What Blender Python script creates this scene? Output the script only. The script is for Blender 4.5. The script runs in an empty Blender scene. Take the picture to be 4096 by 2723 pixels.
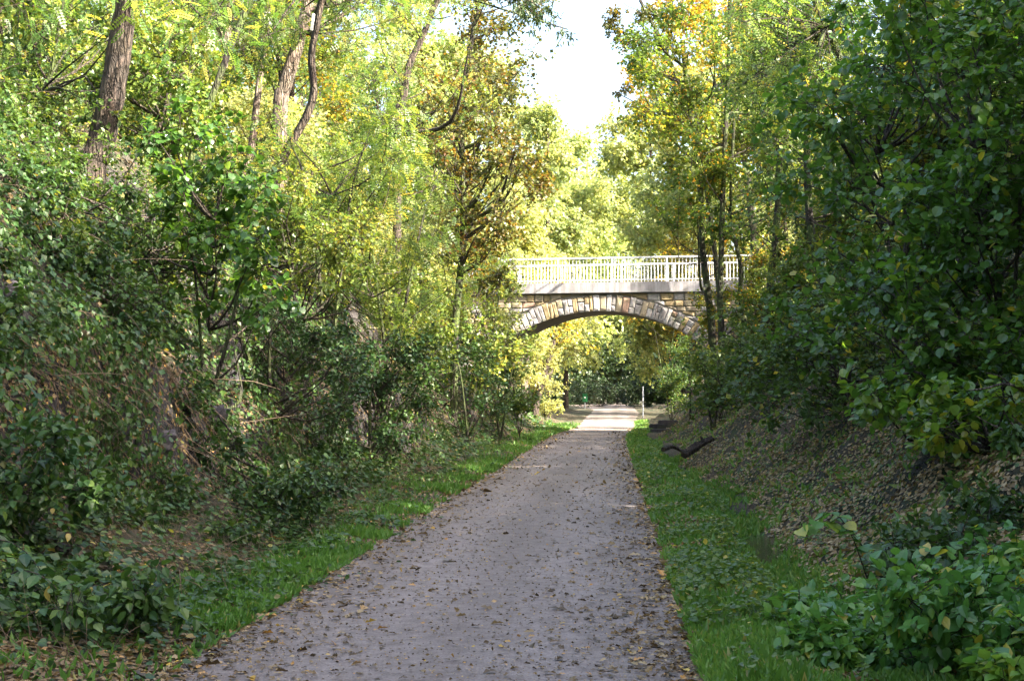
import bpy, math, random
import numpy as np
from mathutils import Vector, Matrix, Euler, noise as mnoise

sc = bpy.context.scene
C = sc.collection
R = math.radians

# ------------------------------------------------------------------ camera
F_PX, CAM_H = 1500.0, 1.6
YAW, PITCH = math.atan(101 / F_PX), math.atan(57 / F_PX)
cam_d = bpy.data.cameras.new('camera')
cam = bpy.data.objects.new('camera', cam_d); C.objects.link(cam)
cam.location = (0, 0, CAM_H)
cam.rotation_euler = Euler((math.pi / 2 + PITCH, 0, YAW), 'XYZ')
cam_d.sensor_width = 36.0
cam_d.lens = F_PX / 1024 * 36.0
cam_d.clip_end = 3000
sc.camera = cam
CAM_M = np.array(cam.rotation_euler.to_matrix())

# ------------------------------------------------------------------ sky, sun, exposure
SUN_AZ = R(115)      # clockwise from +Y (the view direction): right and a little behind the camera
SUN_EL = R(36)
w = bpy.data.worlds.new('World'); sc.world = w; w.use_nodes = True
nt = w.node_tree
sky = nt.nodes.new('ShaderNodeTexSky'); sky.sky_type = 'NISHITA'; sky.sun_disc = False
sky.sun_elevation = SUN_EL; sky.sun_rotation = SUN_AZ
sky.air_density = 1.0; sky.dust_density = 6.0
bgn = nt.nodes['Background']; bgn.inputs['Strength'].default_value = 0.125
nt.links.new(sky.outputs[0], bgn.inputs[0])
sun_d = bpy.data.lights.new('sun', 'SUN'); sun_d.energy = 5.0; sun_d.angle = R(0.53)
sun_d.color = (1.0, 0.91, 0.76)
sun = bpy.data.objects.new('sun', sun_d); C.objects.link(sun)
sdir = Vector((math.sin(SUN_AZ) * math.cos(SUN_EL), math.cos(SUN_AZ) * math.cos(SUN_EL), math.sin(SUN_EL)))
sun.rotation_euler = sdir.to_track_quat('Z', 'Y').to_euler()
sun.location = (30, -20, 40)
sc.view_settings.view_transform = 'Standard'; sc.view_settings.look = 'None'
sc.view_settings.gamma = 1; sc.view_settings.use_curve_mapping = False
sc.view_settings.exposure = 2.9
sc.render.engine = 'CYCLES'
sc.cycles.max_bounces = 7; sc.cycles.diffuse_bounces = 4; sc.cycles.glossy_bounces = 2
sc.cycles.transmission_bounces = 4; sc.cycles.transparent_max_bounces = 8
sc.cycles.use_denoising = True
sc.cycles.sample_clamp_indirect = 4.0

# ------------------------------------------------------------------ helpers
def P(px, py, D):
    """world point whose picture position in the 1024x680 frame is (px, py), D metres down the path"""
    v = CAM_M @ np.array([(px - 512) / F_PX, (340 - py) / F_PX, -1.0])
    v = v / v[1] * D
    return np.array([v[0], D, CAM_H + v[2]])

def tag(o, label=None, cat=None, group=None, kind=None):
    if label: o['label'] = label
    if cat: o['category'] = cat
    if group: o['group'] = group
    if kind: o['kind'] = kind
    return o

def empty(name, loc, label=None, cat=None, group=None, rz=0.0):
    o = bpy.data.objects.new(name, None); C.objects.link(o)
    o.location = [float(a) for a in loc]; o.rotation_euler = (0, 0, rz)
    o.empty_display_size = 0.2
    return tag(o, label, cat, group)

def link(name, me, parent=None, loc=None, rot=None):
    o = bpy.data.objects.new(name, me); C.objects.link(o)
    if parent is not None: o.parent = parent
    if loc is not None: o.location = [float(a) for a in loc]
    if rot is not None: o.rotation_euler = rot
    return o

def copy_tree(o, parent=None):
    c = o.copy(); C.objects.link(c)
    if parent is not None:
        c.parent = parent
    for ch in CH.get(o.name, []):
        copy_tree(ch, c)
    return c
CH = {}
def child(o, parent):
    CH.setdefault(parent.name, []).append(o)
    return o

class MB:
    """collects vertices and faces; several materials; a float 'tint' for every face"""
    def __init__(s): s.V = []; s.F = []; s.M = []; s.T = []; s.S = []; s.n = 0
    def add(s, v, f, mat=0, tint=0.5, smooth=False):
        """v (n,3) ; f (m,k) array of one face size"""
        v = np.asarray(v, dtype=np.float32).reshape(-1, 3); f = np.asarray(f, dtype=np.int32)
        if len(f) == 0: return
        s.V.append(v); s.F.append(f + s.n); s.n += len(v)
        s.M.append(np.full(len(f), mat, np.int32))
        t = np.asarray(tint, dtype=np.float32)
        s.T.append(np.full(len(f), float(t), np.float32) if t.ndim == 0 else t.astype(np.float32))
        s.S.append(np.full(len(f), smooth, bool))
    def mesh(s, name, mats):
        me = bpy.data.meshes.new(name)
        if not s.V:
            return me
        V = np.concatenate(s.V)
        tot = np.concatenate([np.full(len(f), f.shape[1], np.int32) for f in s.F])
        loops = np.concatenate([f.ravel() for f in s.F])
        starts = np.concatenate([[0], np.cumsum(tot)[:-1]]).astype(np.int32)
        me.vertices.add(len(V)); me.vertices.foreach_set('co', V.ravel())
        me.loops.add(len(loops)); me.loops.foreach_set('vertex_index', loops)
        me.polygons.add(len(tot)); me.polygons.foreach_set('loop_start', starts)
        me.polygons.foreach_set('loop_total', tot)
        me.polygons.foreach_set('material_index', np.concatenate(s.M))
        me.polygons.foreach_set('use_smooth', np.concatenate(s.S))
        a = me.attributes.new('tint', 'FLOAT', 'FACE')
        a.data.foreach_set('value', np.concatenate(s.T))
        for m in mats: me.materials.append(m)
        me.update(calc_edges=True)
        return me

def norm(a):
    return a / np.maximum(np.linalg.norm(a, axis=-1, keepdims=True), 1e-9)

# leaf outlines: x along the leaf, y across, z up (folded along the midrib)
def _leaf(pts, fold=0.25, curl=0.0):
    """pts: half outline [(x, halfwidth)...] from base to tip -> vertices and triangles"""
    V = [(0, 0, 0)]; n = len(pts)
    mid = [(x, 0, -curl * x * x) for x, hw in pts]
    L = [(x, hw, hw * fold - curl * x * x) for x, hw in pts]; Rr = [(x, -hw, hw * fold - curl * x * x) for x, hw in pts]
    V += mid + L + Rr + [(1, 0, -curl)]
    m0, l0, r0, tip = 1, 1 + n, 1 + 2 * n, 1 + 3 * n
    Fc = [(0, m0, l0), (0, r0, m0)]
    for i in range(n - 1):
        Fc += [(m0 + i, m0 + i + 1, l0 + i + 1), (m0 + i, l0 + i + 1, l0 + i), (m0 + i, r0 + i, r0 + i + 1), (m0 + i, r0 + i + 1, m0 + i + 1)]
    Fc += [(m0 + n - 1, tip, l0 + n - 1), (m0 + n - 1, r0 + n - 1, tip)]
    return np.array(V, float), np.array(Fc)

def _diamond(wid=0.35, at=0.45, fold=0.2):
    V = np.array([(0, 0, 0), (at, -wid, wid * fold), (1, 0, 0), (at, wid, wid * fold)], float)
    return V, np.array([(0, 1, 2), (0, 2, 3)])

def _hex(wid=0.4, fold=0.2):
    V = np.array([(0, 0, 0), (.28, -wid, wid * fold), (.72, -wid * .85, wid * fold - .05), (1, 0, -.08), (.72, wid * .85, wid * fold - .05), (.28, wid, wid * fold)], float)
    return V, np.array([(0, 1, 2), (0, 2, 3), (0, 3, 4), (0, 4, 5)])

def _oak():
    V = np.array([(0, 0, 0), (.33, -.24, .06), (.45, -.13, .02), (.62, -.29, .07), (1, -.02, -.12), (.66, .28, .08), (.46, .12, .02), (.30, .25, .05), (.5, 0, .0)], float)
    return V, np.array([(k, (k + 1) % 8, 8) for k in range(8)])

LEAF = {
    'diamond': _diamond(.32), 'narrow': _diamond(.16, .4), 'wide': _diamond(.50, .5, .2), 'oval': _diamond(.40, .45, .2), 'round': _hex(.46), 'ovate': _hex(.33),
    'hazel': _leaf([(.12, .30), (.42, .46), (.75, .34)], .18, .18),
    'bramble': _leaf([(.15, .22), (.42, .34), (.75, .20)], .22, .2),
    'oak': _oak(),
    'maple': (np.array([(0, 0, 0), (.25, -.5, .05), (.5, -.22, .04), (.62, -.42, .06), (.75, -.15, .0), (1, 0, -.1), (.75, .15, 0), (.62, .42, .06), (.5, .22, .04), (.25, .5, .05), (.4, 0, 0)], float),
              np.array([(0, 1, 10), (1, 2, 10), (2, 3, 10), (3, 4, 10), (4, 5, 10), (5, 6, 10), (6, 7, 10), (7, 8, 10), (8, 9, 10), (9, 0, 10)])),
}
def _frond(n=7):
    """one pinnate leaf: n pairs of leaflets and a terminal one, 1 long"""
    V, Fc = [], []
    D, T = _diamond(.34, .5, .1)
    k = 0
    for i in range(n):
        x = .12 + .78 * i / (n - 1); l = .20 * (1 - .35 * abs(i / (n - 1) - .4))
        for s in (-1, 1):
            c, sn = math.cos(s * 1.2), math.sin(s * 1.2)
            d = D * l
            v = np.stack([x + d[:, 0] * c - d[:, 1] * sn, d[:, 0] * sn + d[:, 1] * c, d[:, 2] - .22 * x * x], 1)
            V.append(v); Fc.append(T + k); k += 4
    v = D * .2; v[:, 0] += .9; v[:, 2] -= .2
    V.append(v); Fc.append(T + k)
    return np.concatenate(V), np.concatenate(Fc)
LEAF['frond'] = _frond(7)
LEAF['frond_far'] = _frond(5)

FAR = {'ovate': 'oval', 'round': 'wide', 'hazel': 'round', 'bramble': 'ovate', 'maple': 'wide', 'oak': 'wide', 'frond': 'frond_far'}
def put_leaves(mb, kind, pos, d, up, size, tint, mat=0):
    V, Fc = LEAF[kind]
    d = norm(d); s = norm(np.cross(up, d)); n = np.cross(d, s)
    N = len(pos)
    size = np.asarray(size).reshape(-1, 1, 1)
    W = (V[None, :, 0:1] * d[:, None, :] + V[None, :, 1:2] * s[:, None, :] + V[None, :, 2:3] * n[:, None, :]) * size + pos[:, None, :]
    k = len(V)
    FF = (Fc[None] + (np.arange(N) * k)[:, None, None]).reshape(-1, Fc.shape[1])
    mb.add(W.reshape(-1, 3), FF, mat, np.repeat(tint, len(Fc)))

def smooth_line(pts, n=4):
    pts = np.asarray(pts, float)
    if len(pts) < 3: 
        t = np.linspace(0, 1, n * 2 + 1)[:, None]; return pts[0] * (1 - t) + pts[-1] * t
    out = []
    Q = np.vstack([2 * pts[0] - pts[1], pts, 2 * pts[-1] - pts[-2]])
    for i in range(1, len(Q) - 2):
        for t in np.arange(n) / n:
            a, b, c, e = Q[i - 1], Q[i], Q[i + 1], Q[i + 2]
            out.append(.5 * ((2 * b) + (c - a) * t + (2 * a - 5 * b + 4 * c - e) * t * t + (3 * b - a - 3 * c + e) * t ** 3))
    out.append(pts[-1])
    return np.array(out)

def tube(mb, pts, rad, sides=8, mat=0, rng=None, rough=0.0, tint=.5, cap=False):
    pts = np.asarray(pts, float); n = len(pts)
    rad = np.broadcast_to(np.asarray(rad, float), (n,)) if np.ndim(rad) == 0 else np.asarray(rad, float)
    T = norm(np.gradient(pts, axis=0))
    ref = np.array([0.0, 1.0, 0.0]) if abs(T[0][1]) < .9 else np.array([1.0, 0, 0])
    a = norm(np.cross(T, ref)); b = np.cross(T, a)
    th = np.linspace(0, 2 * math.pi, sides, endpoint=False)
    r = rad[:, None] * np.ones((1, sides))
    if rough and rng is not None:
        r = r * (1 + rough * rng.standard_normal((1, sides)) + rough * .5 * rng.standard_normal((n, sides)))
    V = pts[:, None] + r[..., None] * (np.cos(th)[None, :, None] * a[:, None] + np.sin(th)[None, :, None] * b[:, None])
    i = np.arange(n - 1)[:, None] * sides; j = np.arange(sides)[None]; j2 = (j + 1) % sides
    Q = np.stack([i + j, i + j2, i + sides + j2, i + sides + j], -1).reshape(-1, 4)
    mb.add(V.reshape(-1, 3), Q, mat, tint, True)
    if cap:
        for e in (0, n - 1):
            ring = V[e]; c = pts[e]
            k = np.arange(sides)
            f = np.stack([np.full(sides, sides), k, (k + 1) % sides], 1) if e else np.stack([np.full(sides, sides), (k + 1) % sides, k], 1)
            mb.add(np.vstack([ring, c]), f, mat, tint)

def fast_twigs(mb, A, B, r0, mat, bend=None, segs=3):
    """many thin three-sided twigs from A to B at once, bent by `bend`"""
    N = len(A)
    t = np.linspace(0, 1, segs + 1)[None, :, None]
    mid = (A + B) / 2 + (bend if bend is not None else 0)
    pts = (1 - t) ** 2 * A[:, None] + 2 * t * (1 - t) * mid[:, None] + t * t * B[:, None]
    d = norm(B - A)
    a = norm(np.cross(d, np.array([.3, .9, .2]))); b = np.cross(d, a)
    r0 = np.broadcast_to(r0, (N,))
    rr = r0[:, None] * np.linspace(1, .35, segs + 1)[None]
    V = []
    for k in range(3):
        th = k * 2.0944
        V.append(pts + rr[..., None] * (math.cos(th) * a + math.sin(th) * b)[:, None])
    V = np.stack(V, 2)            # N, segs+1, 3, 3
    base = (np.arange(N) * (segs + 1) * 3)[:, None, None]
    i = (np.arange(segs) * 3)[None, :, None]; j = np.arange(3)[None, None]; j2 = (j + 1) % 3
    Q = np.stack([base + i + j, base + i + j2, base + i + 3 + j2, base + i + 3 + j], -1).reshape(-1, 4)
    mb.add(V.reshape(-1, 3), Q, mat, .5, True)

# ------------------------------------------------------------------ materials
def new_mat(name):
    m = bpy.data.materials.new(name); m.use_nodes = True
    t = m.node_tree; b = t.nodes['Principled BSDF']
    return m, t, b

def ramp(t, stops, fac=None):
    r = t.nodes.new('ShaderNodeValToRGB')
    while len(r.color_ramp.elements) < len(stops): r.color_ramp.elements.new(.5)
    for e, (p, c) in zip(r.color_ramp.elements, stops):
        e.position = p; e.color = (*c, 1)
    if fac is not None: t.links.new(fac, r.inputs[0])
    return r

def nz(t, scale, detail=5, rough=.6, coord=None, dist=0.0):
    n = t.nodes.new('ShaderNodeTexNoise'); n.inputs['Scale'].default_value = scale
    n.inputs['Detail'].default_value = detail; n.inputs['Roughness'].default_value = rough
    n.inputs['Distortion'].default_value = dist
    if coord is not None: t.links.new(coord, n.inputs['Vector'])
    return n

def mixc(t, fac, a, b, mode='MIX'):
    m = t.nodes.new('ShaderNodeMix'); m.data_type = 'RGBA'; m.blend_type = mode
    for s, v in ((m.inputs[0], fac), (m.inputs[6], a), (m.inputs[7], b)):
        if isinstance(v, (int, float)): s.default_value = v
        elif isinstance(v, tuple): s.default_value = (*v, 1)
        else: t.links.new(v, s)
    return m.outputs[2]

def mathn(t, op, a, b=None, clamp=False):
    m = t.nodes.new('ShaderNodeMath'); m.operation = op; m.use_clamp = clamp
    for s, v in zip(m.inputs, (a, b)):
        if v is None: continue
        if isinstance(v, (int, float)): s.default_value = v
        else: t.links.new(v, s)
    return m.outputs[0]

def coord_obj(t, scale=None, kind='Object'):
    c = t.nodes.new('ShaderNodeTexCoord').outputs[kind]
    if scale is None: return c
    mp = t.nodes.new('ShaderNodeMapping'); mp.inputs['Scale'].default_value = scale
    t.links.new(c, mp.inputs['Vector']); return mp.outputs[0]

def bump(t, b, height, strength=.5, dist=.02):
    n = t.nodes.new('ShaderNodeBump'); n.inputs['Strength'].default_value = strength
    n.inputs['Distance'].default_value = dist
    t.links.new(height, n.inputs['Height']); t.links.new(n.outputs[0], b.inputs['Normal'])
    return n

def leaf_mat(name, stops, trans=.4, gain=1.5, rough=.42, vary=.35, spec=.5):
    m, t, b = new_mat(name)
    a = t.nodes.new('ShaderNodeAttribute'); a.attribute_name = 'tint'
    r = ramp(t, stops, a.outputs['Fac'])
    oi = t.nodes.new('ShaderNodeObjectInfo')
    v = mathn(t, 'MULTIPLY_ADD', oi.outputs['Random'], vary)
    v.node.inputs[2].default_value = 1 - vary * .5
    g = t.nodes.new('ShaderNodeTexCoord')
    n = nz(t, 14, 2, .5, g.outputs['Object'])
    v2 = mathn(t, 'MULTIPLY_ADD', n.outputs['Fac'], .5); v2.node.inputs[2].default_value = .75
    col = mixc(t, 1.0, r.outputs[0], mathn(t, 'MULTIPLY', v, v2), 'MULTIPLY')
    t.links.new(col, b.inputs['Base Color'])
    b.inputs['Roughness'].default_value = rough
    b.inputs['Specular IOR Level'].default_value = spec
    tr = t.nodes.new('ShaderNodeBsdfTranslucent')
    tc = mixc(t, 1.0, col, (gain * 1.08, gain * .96, gain * .54), 'MULTIPLY')
    t.links.new(tc, tr.inputs['Color'])
    mx = t.nodes.new('ShaderNodeMixShader'); mx.inputs[0].default_value = trans
    out = t.nodes['Material Output']
    t.links.new(b.outputs[0], mx.inputs[1]); t.links.new(tr.outputs[0], mx.inputs[2])
    t.links.new(mx.outputs[0], out.inputs['Surface'])
    return m

G = lambda *a: tuple(a)
M = {}
M['robinia'] = leaf_mat('robinia_leaf', [(0, G(.024, .062, .016)), (.45, G(.062, .125, .025)), (.8, G(.14, .20, .04)), (.93, G(.30, .26, .05)), (1, G(.42, .33, .06))], .5, 2.0)
M['oak'] = leaf_mat('oak_leaf', [(0, G(.035, .055, .012)), (.4, G(.065, .085, .016)), (.65, G(.12, .115, .02)), (.88, G(.20, .125, .02)), (1, G(.24, .09, .02))], .42, 1.8)
M['maple'] = leaf_mat('maple_leaf', [(0, G(.04, .085, .015)), (.5, G(.09, .14, .02)), (.72, G(.22, .20, .02)), (.9, G(.46, .28, .03)), (1, G(.50, .22, .02))], .5, 1.9)
M['golden'] = leaf_mat('golden_leaf', [(0, G(.10, .13, .02)), (.35, G(.24, .22, .03)), (.75, G(.46, .31, .04)), (1, G(.48, .22, .03))], .5, 1.6)
M['willow'] = leaf_mat('pale_leaf', [(0, G(.13, .19, .07)), (.5, G(.24, .30, .12)), (.85, G(.34, .36, .15)), (1, G(.42, .38, .17))], .55, 1.7)  # lifted so the leaf colour carries the overexposed glow of sunlit far trees
M['hazel'] = leaf_mat('hazel_leaf', [(0, G(.026, .074, .014)), (.55, G(.062, .145, .020)), (.85, G(.13, .21, .022)), (.96, G(.20, .22, .02)), (1, G(.40, .34, .04))], .45, 1.9, .36, .2, .7)
M['bush'] = leaf_mat('bush_leaf', [(0, G(.020, .052, .014)), (.5, G(.060, .115, .022)), (.85, G(.17, .22, .04)), (1, G(.38, .31, .06))], .42, 1.8, .42)
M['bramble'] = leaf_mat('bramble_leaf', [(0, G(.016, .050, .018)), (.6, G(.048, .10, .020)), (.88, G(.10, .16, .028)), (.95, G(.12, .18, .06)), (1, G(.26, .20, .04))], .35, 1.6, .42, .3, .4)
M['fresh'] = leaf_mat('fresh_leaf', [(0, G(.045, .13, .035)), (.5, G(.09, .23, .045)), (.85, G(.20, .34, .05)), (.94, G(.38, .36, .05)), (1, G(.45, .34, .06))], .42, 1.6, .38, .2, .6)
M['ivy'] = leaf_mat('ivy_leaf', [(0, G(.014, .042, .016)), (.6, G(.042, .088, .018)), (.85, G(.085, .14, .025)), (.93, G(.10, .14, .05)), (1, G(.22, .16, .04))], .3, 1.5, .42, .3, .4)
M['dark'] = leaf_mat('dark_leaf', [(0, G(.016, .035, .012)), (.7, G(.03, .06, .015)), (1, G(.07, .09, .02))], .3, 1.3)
M['grass'] = leaf_mat('grass_blade', [(0, G(.05, .125, .02)), (.55, G(.095, .205, .032)), (.8, G(.17, .25, .05)), (1, G(.30, .25, .10))], .4, 1.5, .5)
M['litter'] = leaf_mat('dead_leaf', [(0, G(.055, .034, .012)), (.3, G(.125, .078, .030)), (.6, G(.22, .15, .06)), (.82, G(.35, .26, .13)), (.93, G(.42, .21, .045)), (1, G(.48, .34, .05))], .15, 1.2, .55, .1)
M['straw'] = leaf_mat('dry_stem', [(0, G(.07, .045, .03)), (.5, G(.16, .11, .07)), (1, G(.28, .21, .14))], .1, 1.1, .7)

def bark_mat(name, c1, c2, c3, moss=0.0, sc_=1.0):
    m, t, b = new_mat(name)
    co = coord_obj(t, (16 * sc_, 16 * sc_, 2.6 * sc_))
    n = nz(t, 1.0, 6, .65, co, .6)
    wv = t.nodes.new('ShaderNodeTexVoronoi'); wv.feature = 'DISTANCE_TO_EDGE'; wv.inputs['Scale'].default_value = 1.0
    wm = t.nodes.new('ShaderNodeVectorMath'); wm.operation = 'ADD'
    t.links.new(coord_obj(t, (20 * sc_, 20 * sc_, 3.2 * sc_)), wm.inputs[0]); t.links.new(nz(t, 1.2, 3, .6, coord_obj(t, (6, 6, 4))).outputs['Color'], wm.inputs[1])
    t.links.new(wm.outputs[0], wv.inputs['Vector'])
    furrow = ramp(t, [(.02, (.25, .25, .25)), (.22, (1, 1, 1))], wv.outputs['Distance'])
    n2 = nz(t, 3.0, 4, .6, coord_obj(t))
    r = ramp(t, [(.32, c1), (.52, c2), (.72, c3)], n.outputs['Fac'])
    col = mixc(t, .3, r.outputs[0], n2.outputs['Color'], 'MULTIPLY')
    col = mixc(t, .85, col, furrow.outputs[0], 'MULTIPLY')
    if moss:
        n3 = nz(t, 2.2, 4, .6, coord_obj(t))
        mr = ramp(t, [(.5 - moss * .15, (0, 0, 0)), (.62, (1, 1, 1))], n3.outputs['Fac'])
        col = mixc(t, mr.outputs[0], col, (.07, .10, .02))
    t.links.new(col, b.inputs['Base Color']); b.inputs['Roughness'].default_value = .9
    bump(t, b, mathn(t, 'ADD', n.outputs['Fac'], furrow.outputs[0]), 1.0, .04)
    return m
M['bark'] = bark_mat('furrowed_bark', G(.03, .02, .014), G(.09, .065, .048), G(.17, .13, .10))
M['bark_pale'] = bark_mat('pale_bark', G(.10, .07, .05), G(.24, .18, .14), G(.38, .31, .25))
M['bark_dark'] = bark_mat('dark_bark', G(.015, .011, .009), G(.045, .035, .026), G(.09, .075, .055), .6)
M['twig'] = bark_mat('twig_bark', G(.04, .028, .02), G(.08, .06, .04), G(.12, .09, .07))

def ground_mat():
    m, t, b = new_mat('soil')
    co = coord_obj(t)
    n = nz(t, 1.3, 6, .65, co); n2 = nz(t, 22, 6, .7, co); n3 = nz(t, 70, 4, .7, co)
    r = ramp(t, [(.3, G(.032, .023, .014)), (.5, G(.10, .072, .042)), (.7, G(.20, .145, .085))], n2.outputs['Fac'])
    g = ramp(t, [(.42, (0, 0, 0)), (.6, (1, 1, 1))], n.outputs['Fac'])
    col = mixc(t, g.outputs[0], r.outputs[0], (.035, .055, .018))
    col = mixc(t, .6, col, n3.outputs['Color'], 'MULTIPLY')
    geo = t.nodes.new('ShaderNodeNewGeometry'); sz = t.nodes.new('ShaderNodeSeparateXYZ'); t.links.new(geo.outputs['True Normal'], sz.inputs[0])
    steep = ramp(t, [(.45, (1, 1, 1)), (.68, (0, 0, 0))], sz.outputs[2])
    vo = t.nodes.new('ShaderNodeTexVoronoi'); vo.feature = 'DISTANCE_TO_EDGE'; vo.inputs['Scale'].default_value = 3.2
    wm = t.nodes.new('ShaderNodeVectorMath'); wm.operation = 'ADD'
    t.links.new(coord_obj(t, (1, 1, 1.6)), wm.inputs[0]); t.links.new(nz(t, 2.5, 4, .6, co).outputs['Color'], wm.inputs[1]); t.links.new(wm.outputs[0], vo.inputs['Vector'])
    crack = ramp(t, [(.0, (.15, .15, .15)), (.07, (1, 1, 1))], vo.outputs['Distance'])
    rk = mixc(t, 1, ramp(t, [(.3, G(.018, .016, .018)), (.55, G(.05, .042, .042)), (.75, G(.10, .085, .07))], n2.outputs['Fac']).outputs[0], crack.outputs[0], 'MULTIPLY')
    col = mixc(t, steep.outputs[0], col, rk)
    t.links.new(col, b.inputs['Base Color']); b.inputs['Roughness'].default_value = .95
    hh_ = mathn(t, 'ADD', n2.outputs['Fac'], mathn(t, 'MULTIPLY', crack.outputs[0], steep.outputs[0]))
    bump(t, b, hh_, .9, .07)
    return m
M['soil'] = ground_mat()

def path_mat():
    m, t, b = new_mat('fine_gravel')
    co = coord_obj(t)
    n = nz(t, .8, 4, .6, coord_obj(t, (1.6, .35, 1))); n2 = nz(t, 60, 6, .75, co); n3 = nz(t, 9, 5, .65, co)
    v = t.nodes.new('ShaderNodeTexVoronoi'); v.inputs['Scale'].default_value = 75; t.links.new(co, v.inputs['Vector'])
    r = ramp(t, [(.3, G(.135, .112, .10)), (.5, G(.205, .176, .162)), (.72, G(.285, .252, .235))], n2.outputs['Fac'])
    r3 = ramp(t, [(.3, G(.62, .58, .55)), (.6, G(1, 1, 1))], n3.outputs['Fac'])
    r1 = ramp(t, [(.3, G(.8, .78, .76)), (.7, G(1.1, 1.1, 1.1))], n.outputs['Fac'])
    col = mixc(t, 1, r.outputs[0], r3.outputs[0], 'MULTIPLY'); col = mixc(t, 1, col, r1.outputs[0], 'MULTIPLY')
    vr = ramp(t, [(0, G(.75, .72, .7)), (.5, G(1.15, 1.12, 1.1))], v.outputs['Color'])
    col = mixc(t, .8, col, vr.outputs[0], 'MULTIPLY')
    sp = t.nodes.new('ShaderNodeSeparateXYZ'); t.links.new(co, sp.inputs[0])
    wig = mathn(t, 'MULTIPLY_ADD', nz(t, .25, 2, .5, co).outputs['Fac'], .7); wig.node.inputs[2].default_value = -.35
    tx = mathn(t, 'ADD', sp.outputs[0], wig)
    pp = mathn(t, 'PINGPONG', mathn(t, 'ADD', tx, 1.05), .62)
    tr_ = ramp(t, [(0, G(.80, .77, .75)), (.35, G(.93, .92, .91)), (.8, G(1.12, 1.12, 1.13))], mathn(t, 'MULTIPLY', pp, 1.6))
    col = mixc(t, .7, col, tr_.outputs[0], 'MULTIPLY')
    t.links.new(col, b.inputs['Base Color']); b.inputs['Roughness'].default_value = .8
    h = mathn(t, 'ADD', n2.outputs['Fac'], v.outputs['Distance'])
    bump(t, b, h, .6, .008)
    return m
M['path'] = path_mat()

def stone_mat(name, base, var=.25, dirt=True, rough=.85, scale=1.0):
    m, t, b = new_mat(name)
    co = coord_obj(t)
    oi = t.nodes.new('ShaderNodeObjectInfo')
    n = nz(t, 3.5 * scale, 6, .65, co); n2 = nz(t, 26 * scale, 5, .7, co)
    r = ramp(t, [(.3, tuple(c * (1 - var * 1.6) for c in base)), (.5, base), (.7, tuple(min(1, c * (1 + var)) for c in base))], n.outputs['Fac'])
    col = mixc(t, .45, r.outputs[0], n2.outputs['Color'], 'MULTIPLY')
    v = mathn(t, 'MULTIPLY_ADD', oi.outputs['Random'], .4); v.node.inputs[2].default_value = .95
    col = mixc(t, 1, col, v, 'MULTIPLY')
    if dirt:
        n3 = nz(t, 1.7 * scale, 4, .6, co)
        d = ramp(t, [(.55, (0, 0, 0)), (.7, (.7, .7, .7))], n3.outputs['Fac'])
        col = mixc(t, d.outputs[0], col, (.09, .10, .035))
    t.links.new(col, b.inputs['Base Color']); b.inputs['Roughness'].default_value = rough
    bump(t, b, n2.outputs['Fac'], .7, .015)
    return m
STONES = [stone_mat('grey_sandstone', G(.28, .262, .258)), stone_mat('buff_sandstone', G(.32, .268, .19)),
          stone_mat('red_sandstone', G(.32, .21, .155)), stone_mat('pale_sandstone', G(.37, .35, .34)),
          stone_mat('ochre_sandstone', G(.32, .245, .135))]
M['mortar'] = stone_mat('mortar', G(.19, .175, .155), .2)
def shadow_streaked(m):  # tree-shadow streaks on the deck slab, put into its colour
    t = m.node_tree; b = t.nodes['Principled BSDF']; src = b.inputs['Base Color'].links[0].from_socket
    n = nz(t, 1.0, 5, .7, coord_obj(t, (5, 5, .35))); r = ramp(t, [(.42, G(.62, .60, .55)), (.62, G(1.05, 1.05, 1.05))], n.outputs['Fac'])
    t.links.new(mixc(t, .8, src, r.outputs[0], 'MULTIPLY'), b.inputs['Base Color'])
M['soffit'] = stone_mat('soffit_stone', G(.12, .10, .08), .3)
M['concrete'] = stone_mat('pale_concrete', G(.37, .36, .385), .10, False, .7)
shadow_streaked(M['concrete'])
M['rock_dark'] = stone_mat('slate_rock', G(.060, .053, .060), .35, True, .8)
M['rock_brown'] = stone_mat('brown_rock', G(.12, .085, .055), .3, False, .85)

def paint(name, col, rough=.4, metal=0.0):
    m, t, b = new_mat(name)
    n = nz(t, 9, 4, .6, coord_obj(t))
    c = mixc(t, n.outputs['Fac'], tuple(x * .82 for x in col), col)
    t.links.new(c, b.inputs['Base Color']); b.inputs['Roughness'].default_value = rough; b.inputs['Metallic'].default_value = metal
    return m
M['white'] = paint('galvanised_white_rail', G(.78, .79, .82), .4)
M['steel'] = paint('grey_steel', G(.45, .48, .52), .4, .3)
M['bin'] = paint('green_enamel', G(.02, .16, .06), .4)
M['blue'] = paint('blue_sticker', G(.05, .12, .4), .5)
M['wood_dark'] = bark_mat('rotten_wood', G(.018, .012, .010), G(.06, .038, .026), G(.13, .085, .055), 0)
M['wood_white'] = paint('weathered_white_wood', G(.62, .60, .56), .7)

def water_mat():
    m, t, b = new_mat('muddy_water')
    n = nz(t, 22, 3, .6, coord_obj(t))
    b.inputs['Base Color'].default_value = (.035, .03, .022, 1); b.inputs['Roughness'].default_value = .06
    b.inputs['Specular IOR Level'].default_value = .8
    bump(t, b, n.outputs['Fac'], .3, .012)
    return m
M['water'] = water_mat()

# ------------------------------------------------------------------ terrain
def sm(a, b, x):
    t = np.clip((x - a) / (b - a), 0, 1); return t * t * (3 - 2 * t)

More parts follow.
